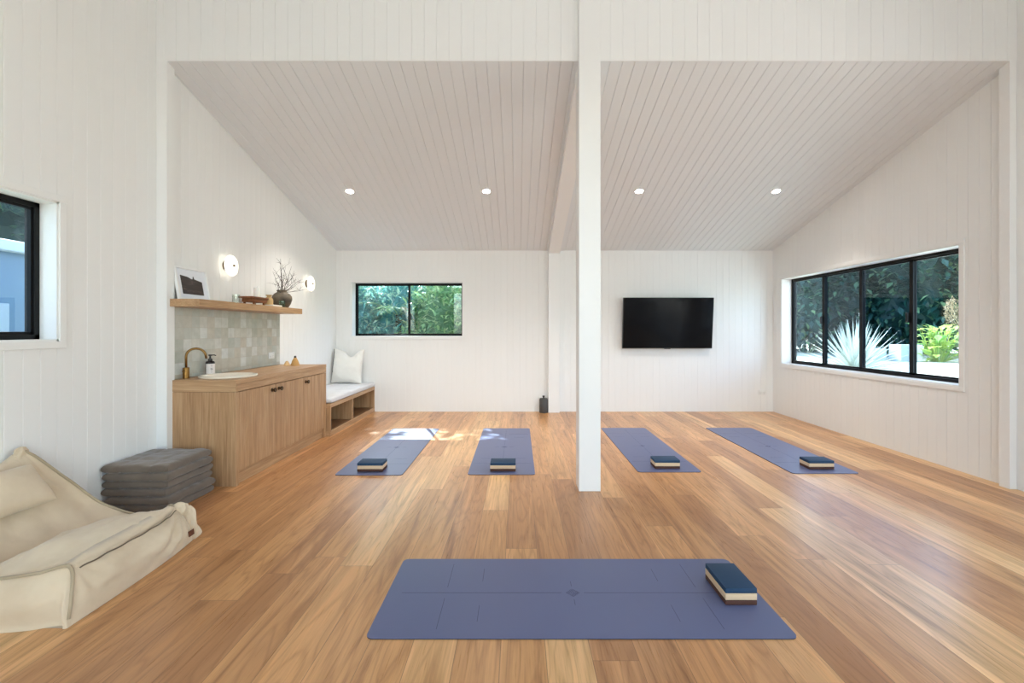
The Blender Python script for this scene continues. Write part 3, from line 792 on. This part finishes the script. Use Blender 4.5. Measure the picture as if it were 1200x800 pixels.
o = make_mat(.655, 1.80); place(o, .266, 2.2125, R(90), 'large slate blue yoga mat lying crosswise in the foreground', 'yoga mat', GM)

GB = 'three layer foam yoga blocks on the mats'
def make_block():
    o = bpy.data.objects.new('yoga_block', None); COL.objects.link(o); o['_loc'] = (0, 0, 0)
    for nm, z0, z1, mm in (('bottom_layer', 0, .023, 'foam_brown'), ('middle_layer', .023, .054, 'foam_cream'), ('top_layer', .054, .079, 'foam_navy')):
        bm = bmesh.new(); box(bm, -.115, .115, -.0735, .0735, z0+.00015, z1-.00015, .003, 2); link(nm, bm, M[mm], o, auto=35)
    return o
bk = make_block()
bl = [(-1.335, 4.175, 0, 'navy cream and brown yoga block on the mat nearest the oak vanity'),
      (-.136, 4.185, 0, 'navy cream and brown yoga block on the mat left of white pillar'),
      (1.378, 4.265, 0, 'navy cream and brown yoga block on the mat right of white pillar'),
      (2.785, 4.245, 0, 'navy cream and brown yoga block on the mat closest to the right wall'),
      (1.036, 2.225, R(90), 'large looking navy cream and brown yoga block on the foreground mat')]
for i, (x, y, rz, lb_) in enumerate(bl):
    o = bk if i == 0 else copy_tree(bk)
    o.location = (x, y, .0062); o.rotation_euler = (0, 0, rz); tag(o, lb_, 'yoga block', GB)

# ------------------------------------------------------------------ stack of grey floor cushions
places = ['bottom cushion', 'second cushion from the bottom', 'third cushion from the bottom', 'third cushion from the top', 'second cushion from the top', 'top cushion']
random.seed(3)
for i in range(6):
    bm = bmesh.new(); zc = .0285+.0562*i
    dx_, dy_ = random.uniform(-.008, .012), random.uniform(-.014, .014)
    MM = Matrix.Translation((-2.668+dx_+(.012 if i < 2 else -.006), 3.402+dy_, zc)) @ Matrix.Rotation(R(random.uniform(-2, 2)), 4, 'Z')
    n = 40
    pillow(bm, MM, .46, .475, .066, p=12, q=.27, n=n, pinch=.012, wr=.0035, seed=i*7.3, ws=13)
    for v in bm.verts:                       # stitched quilting rows
        l = MM.inverted() @ v.co
        k = max(math.exp(-((abs(l.x)-.1)/.008)**2), math.exp(-((abs(l.y)-.1)/.008)**2))
        l.z *= 1-.22*k; v.co = MM @ l
    o = link('floor_cushion', bm, M['greyfab'], smooth=True)
    tag(o, 'charcoal grey quilted floor cushion, %s in the stack beside the vanity' % places[i], 'cushion', 'stacked charcoal floor cushions')

# ------------------------------------------------------------------ bean bag lounger
def cr(p0, p1, p2, p3, t):
    return .5*((2*p1)+(-p0+p2)*t+(2*p0-5*p1+4*p2-p3)*t*t+(-p0+3*p1-3*p2+p3)*t*t*t)
def spline(P, t):
    n = len(P)-1; x = min(max(t, 0), 1)*n; i = min(int(x), n-1); f = x-i
    return cr(P[max(i-1, 0)], P[i], P[i+1], P[min(i+2, n)], f)
V = Vector
secs = [
 [V((-2.875, 1.97, 0)), V((-2.90, 1.99, .25)), V((-2.885, 2.02, .50)), V((-2.80, 2.0, .47)), V((-2.68, 1.98, .29)), V((-2.54, 1.97, .20)), V((-2.42, 1.965, .205)), V((-2.25, 1.965, .208)), V((-2.09, 1.985, .222)), V((-1.985, 2.02, .232)), V((-1.945, 1.985, .12)), V((-1.935, 1.955, 0))],
 [V((-2.875, 2.15, 0)), V((-2.90, 2.15, .28)), V((-2.88, 2.17, .54)), V((-2.79, 2.17, .50)), V((-2.66, 2.15, .28)), V((-2.52, 2.14, .155)), V((-2.40, 2.14, .205)), V((-2.24, 2.14, .262)), V((-2.09, 2.15, .262)), V((-1.980, 2.17, .238)), V((-1.915, 2.15, .13)), V((-1.935, 2.14, 0))],
 [V((-2.875, 2.38, 0)), V((-2.90, 2.38, .28)), V((-2.88, 2.38, .50)), V((-2.78, 2.38, .44)), V((-2.65, 2.37, .27)), V((-2.51, 2.36, .145)), V((-2.39, 2.36, .205)), V((-2.24, 2.36, .268)), V((-2.10, 2.37, .262)), V((-1.985, 2.38, .236)), V((-1.915, 2.37, .125)), V((-1.94, 2.36, 0))],
 [V((-2.875, 2.56, 0)), V((-2.90, 2.54, .28)), V((-2.885, 2.53, .53)), V((-2.78, 2.57, .42)), V((-2.65, 2.60, .265)), V((-2.52, 2.61, .145)), V((-2.39, 2.60, .185)), V((-2.25, 2.58, .225)), V((-2.11, 2.58, .24)), V((-2.01, 2.57, .235)), V((-1.925, 2.58, .12)), V((-1.955, 2.59, 0))],
 [V((-2.86, 2.72, 0)), V((-2.895, 2.64, .30)), V((-2.875, 2.62, .585)), V((-2.735, 2.75, .385)), V((-2.63, 2.84, .215)), V((-2.51, 2.87, .142)), V((-2.39, 2.84, .128)), V((-2.26, 2.79, .132)), V((-2.14, 2.745, .185)), V((-2.05, 2.70, .236)), V((-1.985, 2.745, .11)), V((-1.985, 2.775, 0))],
]
def bag_point(s, t):
    return spline([spline(sec, s) for sec in secs], t)
NS, NTT = 132, 84
def folds(p, s, t):
    """soft gathers radiating from the pinched front tip and general creasing"""
    d = 0
    tip = V((-2.04, 2.70, .23)); q = p-tip; r = q.length
    ang = math.atan2(q.y, q.z)
    if s > .70: d += .016*sin(ang*13+1.2)*math.exp(-((r-.22)/.2)**2)
    sm = V((-1.98, 2.02, .23)); q = p-sm; r = q.length
    d += .004*sin(math.atan2(q.y, q.z+.001)*11)*math.exp(-((r-.12)/.1)**2)*(1 if s > .72 else .3)
    pk = V((-2.87, 2.62, .58)); q = p-pk; r = q.length
    if s < .5: d += .007*sin(math.atan2(q.x, q.y+.001)*14)*math.exp(-((r-.16)/.14)**2)
    w = noise.noise(V((p.x*5, p.y*9, p.z*7)))*.013+noise.noise(V((p.x*13+p.y*9+4, p.y*7, p.z*22)))*.007+noise.noise(V((p.x*30, p.y*34, p.z*40)))*.0018
    return d+w
bb = thing('bean_bag_lounger', 'large cream canvas bean bag lounger against the left wall', 'bean bag', (-2.4, 2.4, 0))
bm = bmesh.new(); G = {}
for i in range(NS+1):
    for j in range(NTT+1):
        s, t_ = i/NS, j/NTT
        p = bag_point(s, t_)
        e = 1e-3
        du = bag_point(min(s+e, 1), t_)-bag_point(max(s-e, 0), t_); dv = bag_point(s, min(t_+e, 1))-bag_point(s, max(t_-e, 0))
        nn = dv.cross(du)
        nn = nn.normalized() if nn.length > 1e-12 else V((0, 0, 1))
        if nn.dot(p-V((-2.4, 2.4, .05))) < 0 and s > .6: nn = -nn
        edge = min(1, min(t_, 1-t_)*9, s*14, (1-s)*14)
        p = p+nn*folds(p, s, t_)*max(edge, .0)
        p.z = max(p.z, .001); p.x = max(p.x, XLF+.012)
        G[i, j] = bm.verts.new(p)
for i in range(NS):
    for j in range(NTT): bm.faces.new((G[i, j], G[i+1, j], G[i+1, j+1], G[i, j+1]))
NR = 22
I0 = int(NS*2/11)
for j, sg in ((0, -1), (NTT, 1)):               # stuffed end panels hang from the seam to the floor
    prev = [G[i, j] for i in range(I0, NS+1)]
    for r in range(1, NR+1):
        f = r/NR; ring = []
        for i in range(I0, NS+1):
            b = G[i, j].co; h = min(1, b.z/.16)
            yb = b.y+sg*(.045 if sg < 0 else .015)*h
            y = b.y+(yb-b.y)*f+sg*.038*h*sin(pi*min(1, f*1.05)**.8 if f < .95 else pi*.98)
            wv = noise.noise(V((b.x*8, f*2.2+b.x*3, sg*3)))*.014*h*sin(pi*f)
            ring.append(bm.verts.new((b.x+.006*h*sin(pi*f)*noise.noise(V((f*5, b.x*7, 2))), y+wv, max(.001, b.z*(1-f)))))
        for k in range(len(prev)-1):
            bm.faces.new((prev[k], prev[k+1], ring[k+1], ring[k]))
        prev = ring
# floor panel
bot = [G[0, j] for j in range(NTT+1)], [G[NS, j] for j in range(NTT+1)]
for j in range(NTT): bm.faces.new((bot[0][j], bot[0][j+1], bot[1][j+1], bot[1][j]))
link('bag_cover', bm, M['canvas'], bb, smooth=True)
bm = bmesh.new()
tube(bm, [bag_point(s/60, 0)+V((0, -.004, .002)) for s in range(3, 59)], .0075, 8)
link('seam_piping', bm, M['piping'], bb, smooth=True)
bm = bmesh.new()
tube(bm, [bag_point(s/60, 1)+V((0, .002, .004)) for s in range(10, 50)], .008, 8)
link('seam_piping', bm, M['piping'], bb, smooth=True)
# overlapping zip flap along the front ridge
bm = bmesh.new(); fl = []
for j in range(61):
    t_ = .03+.93*j/60; p = bag_point(9/11, t_)
    a = bag_point(8.65/11, t_)+V((0, 0, .007)); b = p+V((.010, 0, .004)); c = p+V((.012+.004*sin(j*.6), 0, -.022)); d = p+V((.004, 0, -.022)); e = bag_point(8.65/11, t_)+V((0, 0, -.004))
    fl.append([bm.verts.new(q) for q in (a, b, c, d, e)])
for a, b in zip(fl, fl[1:]):
    for k in range(5): bm.faces.new((a[k], b[k], b[(k+1) % 5], a[(k+1) % 5]))
bm.faces.new(fl[0]); bm.faces.new(fl[-1])
link('zip_flap', bm, M['canvas'], bb, smooth=True)
bm = bmesh.new()
tube(bm, [bag_point(9.22/11, .05+.88*j/70)+V((.010, 0, .003+.002*sin(j*.5))) for j in range(71)], .0032, 6)
link('zip', bm, mat('taupe_zip', srgb(112, 98, 80), .7), bb, smooth=True)
# gathered ears at the front tip and the back peak
def ear(c, rad, rz, m, seed):
    bm = bmesh.new(); bmesh.ops.create_icosphere(bm, subdivisions=4, radius=1)
    for v in bm.verts:
        q = v.co.copy(); a = math.atan2(q.x, q.y)
        k = 1+.16*sin(a*5+q.z*3+seed)+.22*noise.noise(q*2.2+V((seed, 0, 0)))
        v.co = V((q.x*rad[0]*k, q.y*rad[1]*k, q.z*rad[2]*(1+.12*noise.noise(q*3+V((0, seed, 0))))))
    bm.transform(Matrix.Translation(c) @ Matrix.Rotation(R(rz), 4, 'Z'))
    link('corner_gather', bm, m, bb, smooth=True)
ear((-2.035, 2.735, .205), (.045, .03, .042), 20, M['canvas'], 2)
ear((-2.0, 2.765, .12), (.04, .032, .10), 10, M['canvas'], 5)
ear((-2.0, 2.79, .045), (.045, .03, .05), 30, M['canvas'], 8)
ear((-2.868, 2.625, .565), (.02, .035, .045), 0, M['canvas'], 4)
bm = bmesh.new(); box(bm, -.0185, .0185, -.002, .002, -.017, .017, .001)
bm.transform(Matrix.Translation((-1.945, 2.71, .075)) @ Matrix.Rotation(R(82), 4, 'Z') @ Matrix.Rotation(R(-8), 4, 'Y')); link('leather_tag', bm, M['leather'], bb)
bm = bmesh.new()
MH = Matrix.Translation((-2.70, 2.33, .425)) @ Matrix.Rotation(R(-3), 4, 'Z') @ Matrix.Rotation(R(50), 4, 'Y')
pillow(bm, MH, .25, .50, .13, p=3.6, q=.5, n=36, pinch=.03, wr=.006, seed=6, ws=7)
tag(link('head_pillow', bm, M['canvas'], smooth=True), 'cream canvas head pillow resting on the bean bag backrest', 'pillow')

# ------------------------------------------------------------------ downlights
def downlight(x, label):
    y = 5.52; z = czr(y); r = thing('downlight', label, 'ceiling light', (x, y, z), 'recessed downlights in the raked ceiling')
    MD = Matrix.Translation((x, y, z)) @ Matrix.Rotation(math.atan(-SL), 4, 'X')
    bm = bmesh.new(); lathe(bm, [(.056, .004), (.056, -.005), (.044, -.006), (.044, .004)], (0, 0, 0), 32); bm.transform(MD); link('bezel', bm, M['white_plastic'], r, auto=40)
    bm = bmesh.new(); lathe(bm, [(.043, .002), (.043, -.003), (.0001, -.003)], (0, 0, 0), 32); bm.transform(MD); link('lens', bm, M['down'], r, auto=40)
    li = bpy.data.lights.new('downlight_beam', 'SPOT'); li.energy = 25; li.spot_size = R(110); li.spot_blend = .8; li.color = (1, .93, .84); li.shadow_soft_size = .04
    lo = bpy.data.objects.new('downlight_beam', li); COL.objects.link(lo); lo.parent = r; lo.location = (0, 0, -.02)
for x, l_ in ((-2.04, 'lit recessed downlight in ceiling, leftmost, above the bench side'), (-.383, 'lit recessed downlight second from left, just left of the ridge beam'), (1.47, 'lit recessed downlight in ceiling just right of the white pillar'), (3.13, 'lit recessed downlight in ceiling, rightmost, towards the right window')):
    downlight(x, l_)

# ------------------------------------------------------------------ outdoors
def ground():
    m = mat('sunlit_lawn', rough=.9); t = NT(m)
    n = t.noise(t.coords(), .9, 6, .65)
    t.l(t.ramp(n, [(.3, srgb(160, 166, 140)), (.5, srgb(190, 192, 172)), (.7, srgb(206, 205, 190))]), t.b.inputs['Base Color'])
    return m
bm = bmesh.new(); box(bm, -40, 60, -40, 60, -.5, -.15)
struct(link('garden_ground', bm, ground()))

bm = bmesh.new(); box(bm, -8, 12, -22, YR-.16, -.16, -.06)  # unseen pale slab added to bounce daylight into the room
struct(link('added_bounce_slab', bm, mat('pale_bounce_paving', srgb(214, 208, 200), .8)))
bm = bmesh.new(); box(bm, XR+.16, 9, YR-.1, 4.6, -.16, -.06)  # second added slab, bounces light in from the right
struct(link('added_bounce_slab', bm, mat('pale_bounce_paving', srgb(214, 208, 200), .8)))
def leaf_quads(bm, p, d, up, L, W, bend=.2):
    d = d.normalized(); s = d.cross(up); s = s.normalized() if s.length > 1e-4 else Vector((1, 0, 0)); n = s.cross(d)
    a = bm.verts.new(p); m1 = p+d*L*.45+n*L*bend*.3; e = bm.verts.new(p+d*L-n*L*bend*.35)
    l = bm.verts.new(m1+s*W/2); r = bm.verts.new(m1-s*W/2); c = bm.verts.new(m1-n*W*.12)
    bm.faces.new((a, l, c)); bm.faces.new((a, c, r)); bm.faces.new((l, e, c)); bm.faces.new((c, e, r))

def plant(name, label, cat, c, rad, n, L, W, m, trunk=True, group=None, seed=0, core=.72, z0=-.15, clump=0):
    random.seed(seed)
    r = thing(name, label, cat, (c[0], c[1], z0), group)
    bm = bmesh.new(); C_ = Vector(c); Rr = Vector(rad)
    if core:
        b2 = bmesh.new(); bmesh.ops.create_icosphere(b2, subdivisions=4, radius=1)
        for v in b2.verts:
            k = core*(1+.28*noise.noise(v.co*2.3+Vector((seed, 0, 0)))+.12*noise.noise(v.co*6+Vector((seed, 0, 0))))
            v.co = Vector((v.co.x*Rr.x, v.co.y*Rr.y, v.co.z*Rr.z))*k+C_
            v.co.z = max(v.co.z, z0+.02)
        me = bpy.data.meshes.new('t'); b2.to_mesh(me); b2.free(); bm.from_mesh(me); bpy.data.meshes.remove(me)
    for i in range(n):
        u = Vector((random.gauss(0, 1), random.gauss(0, 1), random.gauss(0, 1))).normalized()
        k = random.uniform(.66, 1.04)*(1+.28*noise.noise(u*2.3+Vector((seed, 0, 0))))
        p = C_+Vector((u.x*Rr.x, u.y*Rr.y, u.z*Rr.z))*k
        if p.z < z0+.1: continue
        d = (u*.7+Vector((random.uniform(-1, 1), random.uniform(-1, 1), random.uniform(-.9, .5))))
        s = random.uniform(.6, 1.25)
        leaf_quads(bm, p, d, Vector((random.uniform(-.3, .3), random.uniform(-.3, .3), 1)), L*s, W*s)
    link('foliage', bm, m, r)
    if trunk:
        bm = bmesh.new()
        tube(bm, [(c[0], c[1], z0), (c[0]+.1, c[1], (z0+c[2])/2), (c[0], c[1]+.1, c[2])], [max(.05, rad[0]*.07), max(.04, rad[0]*.055), .03], 10)
        link('trunk', bm, M['bark'], r, smooth=True)
    return r

# behind the back window
G1 = 'leafy shrubs outside the back window'
plant('garden_shrub', 'blue green leafy shrub outside left pane of the back window', 'shrub', (-3.7, 9.6, 1.1), (1.0, .8, 1.5), 6500, .19, .055, M['leaf_blue'], seed=1, group=G1)
plant('garden_shrub', 'blue green leafy shrub at the middle of the back window, behind mullion', 'shrub', (-2.5, 9.9, 1.05), (1.0, .8, 1.6), 6500, .19, .055, M['leaf_blue'], seed=2, group=G1)
plant('garden_shrub', 'yellow green broad leaved shrub outside right pane of the back window', 'shrub', (-1.55, 9.3, 1.05), (.8, .7, 1.45), 4200, .2, .06, M['leaf_mid'], seed=3, group=G1)
plant('garden_shrub', 'green leafy shrub at the right edge of the back window', 'shrub', (-.5, 9.2, 1.05), (1.0, .8, 1.6), 4600, .2, .06, M['leaf_mid'], seed=4, group=G1)
plant('garden_tree', 'dense green tree behind the shrubs of the back window', 'tree', (-3.4, 14, 2.4), (2.6, 1.6, 2.4), 5200, .3, .1, M['leaf_mid'], seed=5)
plant('garden_tree', 'dense blue green tree far behind right pane of the back window', 'tree', (.4, 14.5, 2.3), (2.8, 1.6, 2.4), 5200, .3, .1, M['leaf_blue'], seed=6)
# unseen tree crowns added to break up the sun patch
random.seed(21)
plant('garden_tree', 'unseen airy tree added to break up sun through the back window', 'tree', (-2.0, 10.9, 4.9), (1.0, 1.0, 1.0), 1300, .22, .08, M['leaf_mid'], seed=8, core=0)
plant('garden_tree', 'unseen dense tree crown added to block sun left of the back window', 'tree', (-4.5, 10.7, 4.9), (.95, 1.0, 1.0), 1700, .22, .08, M['leaf_mid'], seed=9, core=0)
# drooping palm behind the back window
pr = thing('garden_palm', 'small palm with drooping dry frond outside left pane of the back window', 'palm', (-2.45, 9.35, -.15))
def frond(bm, p, d, L, n, lw, ll, droop, up=1.0):
    p = Vector(p); d = Vector(d).normalized(); st = []
    for i in range(n+1):
        st.append(p.copy()); p = p+d*L/n; d = (d+Vector((0, 0, -droop/n))).normalized()
    tube(bm, st, [.012*(1-.8*i/n) for i in range(n+1)], 5)
    for i in range(2, n+1):
        t = (st[i]-st[i-1]).normalized(); s = t.cross(Vector((0, 0, 1))).normalized()
        for k in (-1, 1):
            leaf_quads(bm, st[i], s*k+t*.7+Vector((0, 0, -.25)), Vector((0, 0, 1)), ll*sin(pi*(.12+.8*i/n)), lw)
bm = bmesh.new()
for a, l_, dr in ((20, 1.0, 1.5), (75, 1.1, 1.2), (140, .9, 1.4), (200, 1.0, 1.2), (260, .95, 1.7), (320, 1.0, 1.3)):
    frond(bm, (-2.45, 9.35, 1.55), (cos(R(a)), sin(R(a)), 1.0), l_, 26, .022, .34, dr)
link('palm_fronds', bm, M['leaf_mid'], pr)
bm = bmesh.new(); frond(bm, (-2.30, 8.95, 1.72), (.5, -.35, .1), .7, 22, .02, .26, 2.6); link('dry_frond', bm, M['straw'], pr)
bm = bmesh.new(); tube(bm, [(-2.45, 9.35, -.15), (-2.46, 9.36, .7), (-2.45, 9.35, 1.6)], [.09, .075, .06], 10); link('trunk', bm, M['bark'], pr, smooth=True)

# garden seen through the right window
yu = thing('yucca', 'large pale spiky yucca in the garden outside right window', 'yucca', (5.95, 8.05, -.15))
random.seed(5); bm = bmesh.new()
for i in range(120):
    a = 2.39996*i; el = R(-8+92*(i/120)**.85); L_ = random.uniform(.78, .98)
    d = Vector((cos(a)*cos(el), sin(a)*cos(el), sin(el))); up = Vector((0, 0, 1)) if el < 1.3 else Vector((1, 0, 0))
    s = d.cross(up).normalized(); nn = s.cross(d); p0 = Vector((5.95, 8.05, .55))+d*.05
    prev = None; N_ = 6
    for k in range(N_+1):
        f = k/N_; w_ = .055*(sin(pi*min(1, .25+f*.75)))**.8*(1-f**5)+.001
        c = p0+d*L_*f+Vector((0, 0, -.10*f*f*cos(el)))
        row = [bm.verts.new(c+s*w_/2), bm.verts.new(c-nn*w_*.18), bm.verts.new(c-s*w_/2)]
        if prev:
            bm.faces.new((prev[0], prev[1], row[1], row[0])); bm.faces.new((prev[1], prev[2], row[2], row[1]))
        prev = row
link('leaves', bm, M['yucca'], yu)
bm = bmesh.new(); tube(bm, [(5.95, 8.05, -.15), (5.94, 8.05, .2), (5.95, 8.05, .62)], [.12, .1, .08], 12); link('trunk', bm, M['bark'], yu, smooth=True)

G2 = 'dark trees across the lawn'
tl = [((15.5, 33, 4.6), (4, 4, 5.2), 'dark leafy tree across the lawn at the far left pane of right window'),
      ((20.5, 31, 4.6), (4, 3.6, 5.4), 'dark leafy tree across lawn behind the yucca, left of centre'),
      ((24.5, 28.5, 4.8), (3.8, 3.6, 5.6), 'dark leafy tree across lawn behind the third pane of the right window'),
      ((27.5, 25.0, 4.8), (3.8, 3.6, 5.6), 'dark leafy tree across lawn behind the lime plant'),
      ((31.5, 21.5, 4.8), (4, 3.6, 5.8), 'dark leafy tree across lawn at the near edge of the right window')]
for i, (c, r_, lb_) in enumerate(tl):
    plant('garden_tree', lb_, 'tree', c, r_, 5200, .55, .26, M['leaf_dark'], group=G2, seed=30+i)
# lime big-leaf plant
lp = thing('lime_leaf_plant', 'lime green broad leaved plant across the lawn in right window', 'plant', (19.2, 20.8, -.15))
random.seed(9); bm = bmesh.new()
for i in range(150):
    a = random.uniform(0, 2*pi); r_ = random.uniform(.1, .8); h = random.uniform(.1, 1.5)
    p = Vector((19.2+r_*cos(a), 20.8+r_*sin(a), -.1+h)); L_ = random.uniform(.3, .62)
    leaf_quads(bm, p, Vector((cos(a), sin(a), random.uniform(-.2, .9))), Vector((0, 0, 1)), L_, L_*.5, .3)
    tube(bm, [(19.2+.2*cos(a), 20.8+.2*sin(a), -.15), tuple(p)], .012, 4, False)
link('leaves', bm, M['leaf_lime'], lp)
# rock, white garden blocks, plume grass
bm = bmesh.new(); bmesh.ops.create_icosphere(bm, subdivisions=4, radius=1)
for v in bm.verts:
    v.co *= 1+.25*noise.noise(v.co*1.5)+.06*noise.noise(v.co*6)
    v.co = Vector((20.95+v.co.x*.62, 20.6+v.co.y*.55, .35+v.co.z*.6)); v.co.z = max(v.co.z, -.15)
tag(link('garden_rock', bm, mat('grey_rock', srgb(136, 130, 122), .9), auto=60), 'grey boulder beside the lime plant across the lawn', 'rock')
wb = mat('white_render', srgb(222, 224, 224), .8)
bm = bmesh.new(); box(bm, 17.6, 18.6, 20.9, 21.6, -.15, .62, .02); tag(link('garden_block', bm, wb), 'white rendered block left of the lime plant across the lawn', 'garden block')
bm = bmesh.new(); box(bm, 16.9, 17.5, 21.6, 22.2, -.15, .42, .02); tag(link('garden_block', bm, wb), 'smaller white block beside the third mullion across the lawn', 'garden block')
pg = thing('plume_grass', 'pale feathery plume grass behind the boulder in right window', 'grass plant', (21.3, 21.6, -.15))
random.seed(14); bm = bmesh.new()
for i in range(26):
    a = random.uniform(0, 2*pi); e = V((21.3+.8*cos(a), 21.6+.6*sin(a), random.uniform(1.6, 2.6)))
    tube(bm, [(21.3, 21.6, -.15), (21.3+.25*cos(a), 21.6+.2*sin(a), e.z*.6), tuple(e)], .012, 4, False)
    for k in range(40):
        leaf_quads(bm, e+V((random.uniform(-.1, .1), random.uniform(-.1, .1), random.uniform(-.35, .2))), V((random.uniform(-1, 1), random.uniform(-1, 1), random.uniform(-.3, 1))), V((0, 0, 1)), .2, .03)
link('plumes', bm, M['straw'], pg)

# left window: neighbouring blue-grey tank shed with capped top, palm and tree behind
sh = thing('garden_shed', 'pale blue metal shed with white capped roof edge outside left window', 'shed', (-7.2, 6.5, -.15))
sm_ = mat('blue_grey_steel', srgb(98, 122, 146), .5)
bm = bmesh.new(); box(bm, -8.6, -6.5, -7, 17, -.15, 2.28)  # near end runs on unseen, lengthened to block sky light
link('shed_wall', bm, sm_, sh)
bm = bmesh.new(); box(bm, -8.8, -6.38, -7.1, 17.1, 2.28, 2.42, .02); link('roof_edge', bm, mat('pale_roof_capping', srgb(176, 188, 198), .5), sh)
bm = bmesh.new(); box(bm, -6.5, -6.42, 5.1, 5.75, .9, 1.62, .01); link('meter_box', bm, mat('pale_grey_box', srgb(150, 164, 178), .5), sh)
p2 = thing('garden_palm', 'dark palm with long fronds above the shed outside left window', 'palm', (-9.6, 9.2, -.15))
bm = bmesh.new()
for a in range(0, 360, 26):
    frond(bm, (-9.6, 9.2, 3.6), (cos(R(a)), sin(R(a)), .8), 2.6, 40, .05, .85, 1.6)
link('palm_fronds', bm, M['leaf_dark'], p2)
bm = bmesh.new(); tube(bm, [(-9.6, 9.2, -.15), (-9.55, 9.25, 2), (-9.6, 9.2, 3.7)], [.16, .13, .11], 10); link('trunk', bm, M['bark'], p2, smooth=True)
plant('garden_tree', 'dark tree standing behind the palm outside left window', 'tree', (-13.5, 11.5, 4), (3.5, 5, 4.6), 5000, .4, .16, M['leaf_dark'], seed=50)

bm = bmesh.new(); box(bm, XLF-1.1, XLF-.152, YR-.3, YB+.3, 2.32, 2.44)  # eave out of view, added to shade the left window reveal
struct(link('added_eave_shade', bm, M['trim']))
plant('garden_tree', 'unseen dark tree added behind the shed to block sky', 'tree', (-12.5, 1.5, 4), (3.2, 4.6, 4.6), 4200, .4, .16, M['leaf_dark'], seed=51)  # added out of view to cut sky light at the left window
# ------------------------------------------------------------------ light
w = bpy.data.worlds.new('World'); S.world = w; w.use_nodes = True; nt = w.node_tree
bg = nt.nodes['Background']; sky = nt.nodes.new('ShaderNodeTexSky'); sky.sky_type = 'NISHITA'
sky.sun_disc = False; sky.sun_elevation = R(42); sky.sun_rotation = R(-21.8); sky.air_density = 1.0; sky.dust_density = 1.5; sky.ozone_density = 1.0
hs = nt.nodes.new('ShaderNodeHueSaturation'); hs.inputs['Saturation'].default_value = .66
nt.links.new(sky.outputs[0], hs.inputs['Color']); nt.links.new(hs.outputs[0], bg.inputs[0])
bg.inputs[1].default_value = .32
sl = bpy.data.lights.new('sun', 'SUN'); sl.energy = 5.0; sl.angle = R(.6); sl.color = (1, .96, .9)
so = bpy.data.objects.new('sun', sl); COL.objects.link(so)
so.rotation_euler = Vector((.40, -1, -.97)).to_track_quat('-Z', 'Y').to_euler()
so.location = (-3, 14, 14)
def portal(name, loc, rot, sx, sy):
    l = bpy.data.lights.new(name, 'AREA'); l.shape = 'RECTANGLE'; l.size = sx; l.size_y = sy; l.cycles.is_portal = True
    o = bpy.data.objects.new(name, l); COL.objects.link(o); o.location = loc; o.rotation_euler = rot
portal('window_portal', ((W1[0]+W1[1])/2, YB+.26, (W1[2]+W1[3])/2), (R(-90), 0, 0), W1[1]-W1[0], W1[3]-W1[2])
portal('window_portal', (XR+.26, (W2[0]+W2[1])/2, (W2[2]+W2[3])/2), (R(90), 0, R(90)), W2[1]-W2[0], W2[3]-W2[2])
portal('window_portal', (XLF-.26, (W3[0]+W3[1])/2, (W3[2]+W3[3])/2), (R(90), 0, R(-90)), W3[1]-W3[0], W3[3]-W3[2])
portal('door_portal', ((DR[0]+DR[1])/2, YR-.2, 1.8), (R(90), 0, 0), DR[1]-DR[0], 3.4)
portal('door_portal', (XR+.2, (D2[0]+D2[1])/2, 1.4), (R(90), 0, R(90)), D2[1]-D2[0], 2.7)

# ------------------------------------------------------------------ camera and view
cd_ = bpy.data.cameras.new('camera'); cam = bpy.data.objects.new('camera', cd_); COL.objects.link(cam)
cam.location = (0, 0, 1.28); cam.rotation_euler = (R(90), 0, 0)
cd_.sensor_width = 36; cd_.lens = 16.0; cd_.shift_x = -7/1200; cd_.shift_y = -13/1200; cd_.clip_end = 300; cd_.clip_start = .02
S.camera = cam
S.view_settings.view_transform = 'Standard'; S.view_settings.look = 'None'
S.view_settings.gamma = 1; S.view_settings.use_curve_mapping = False
S.view_settings.exposure = 1.9
for o in bpy.data.objects:
    if '_loc' in o: del o['_loc']
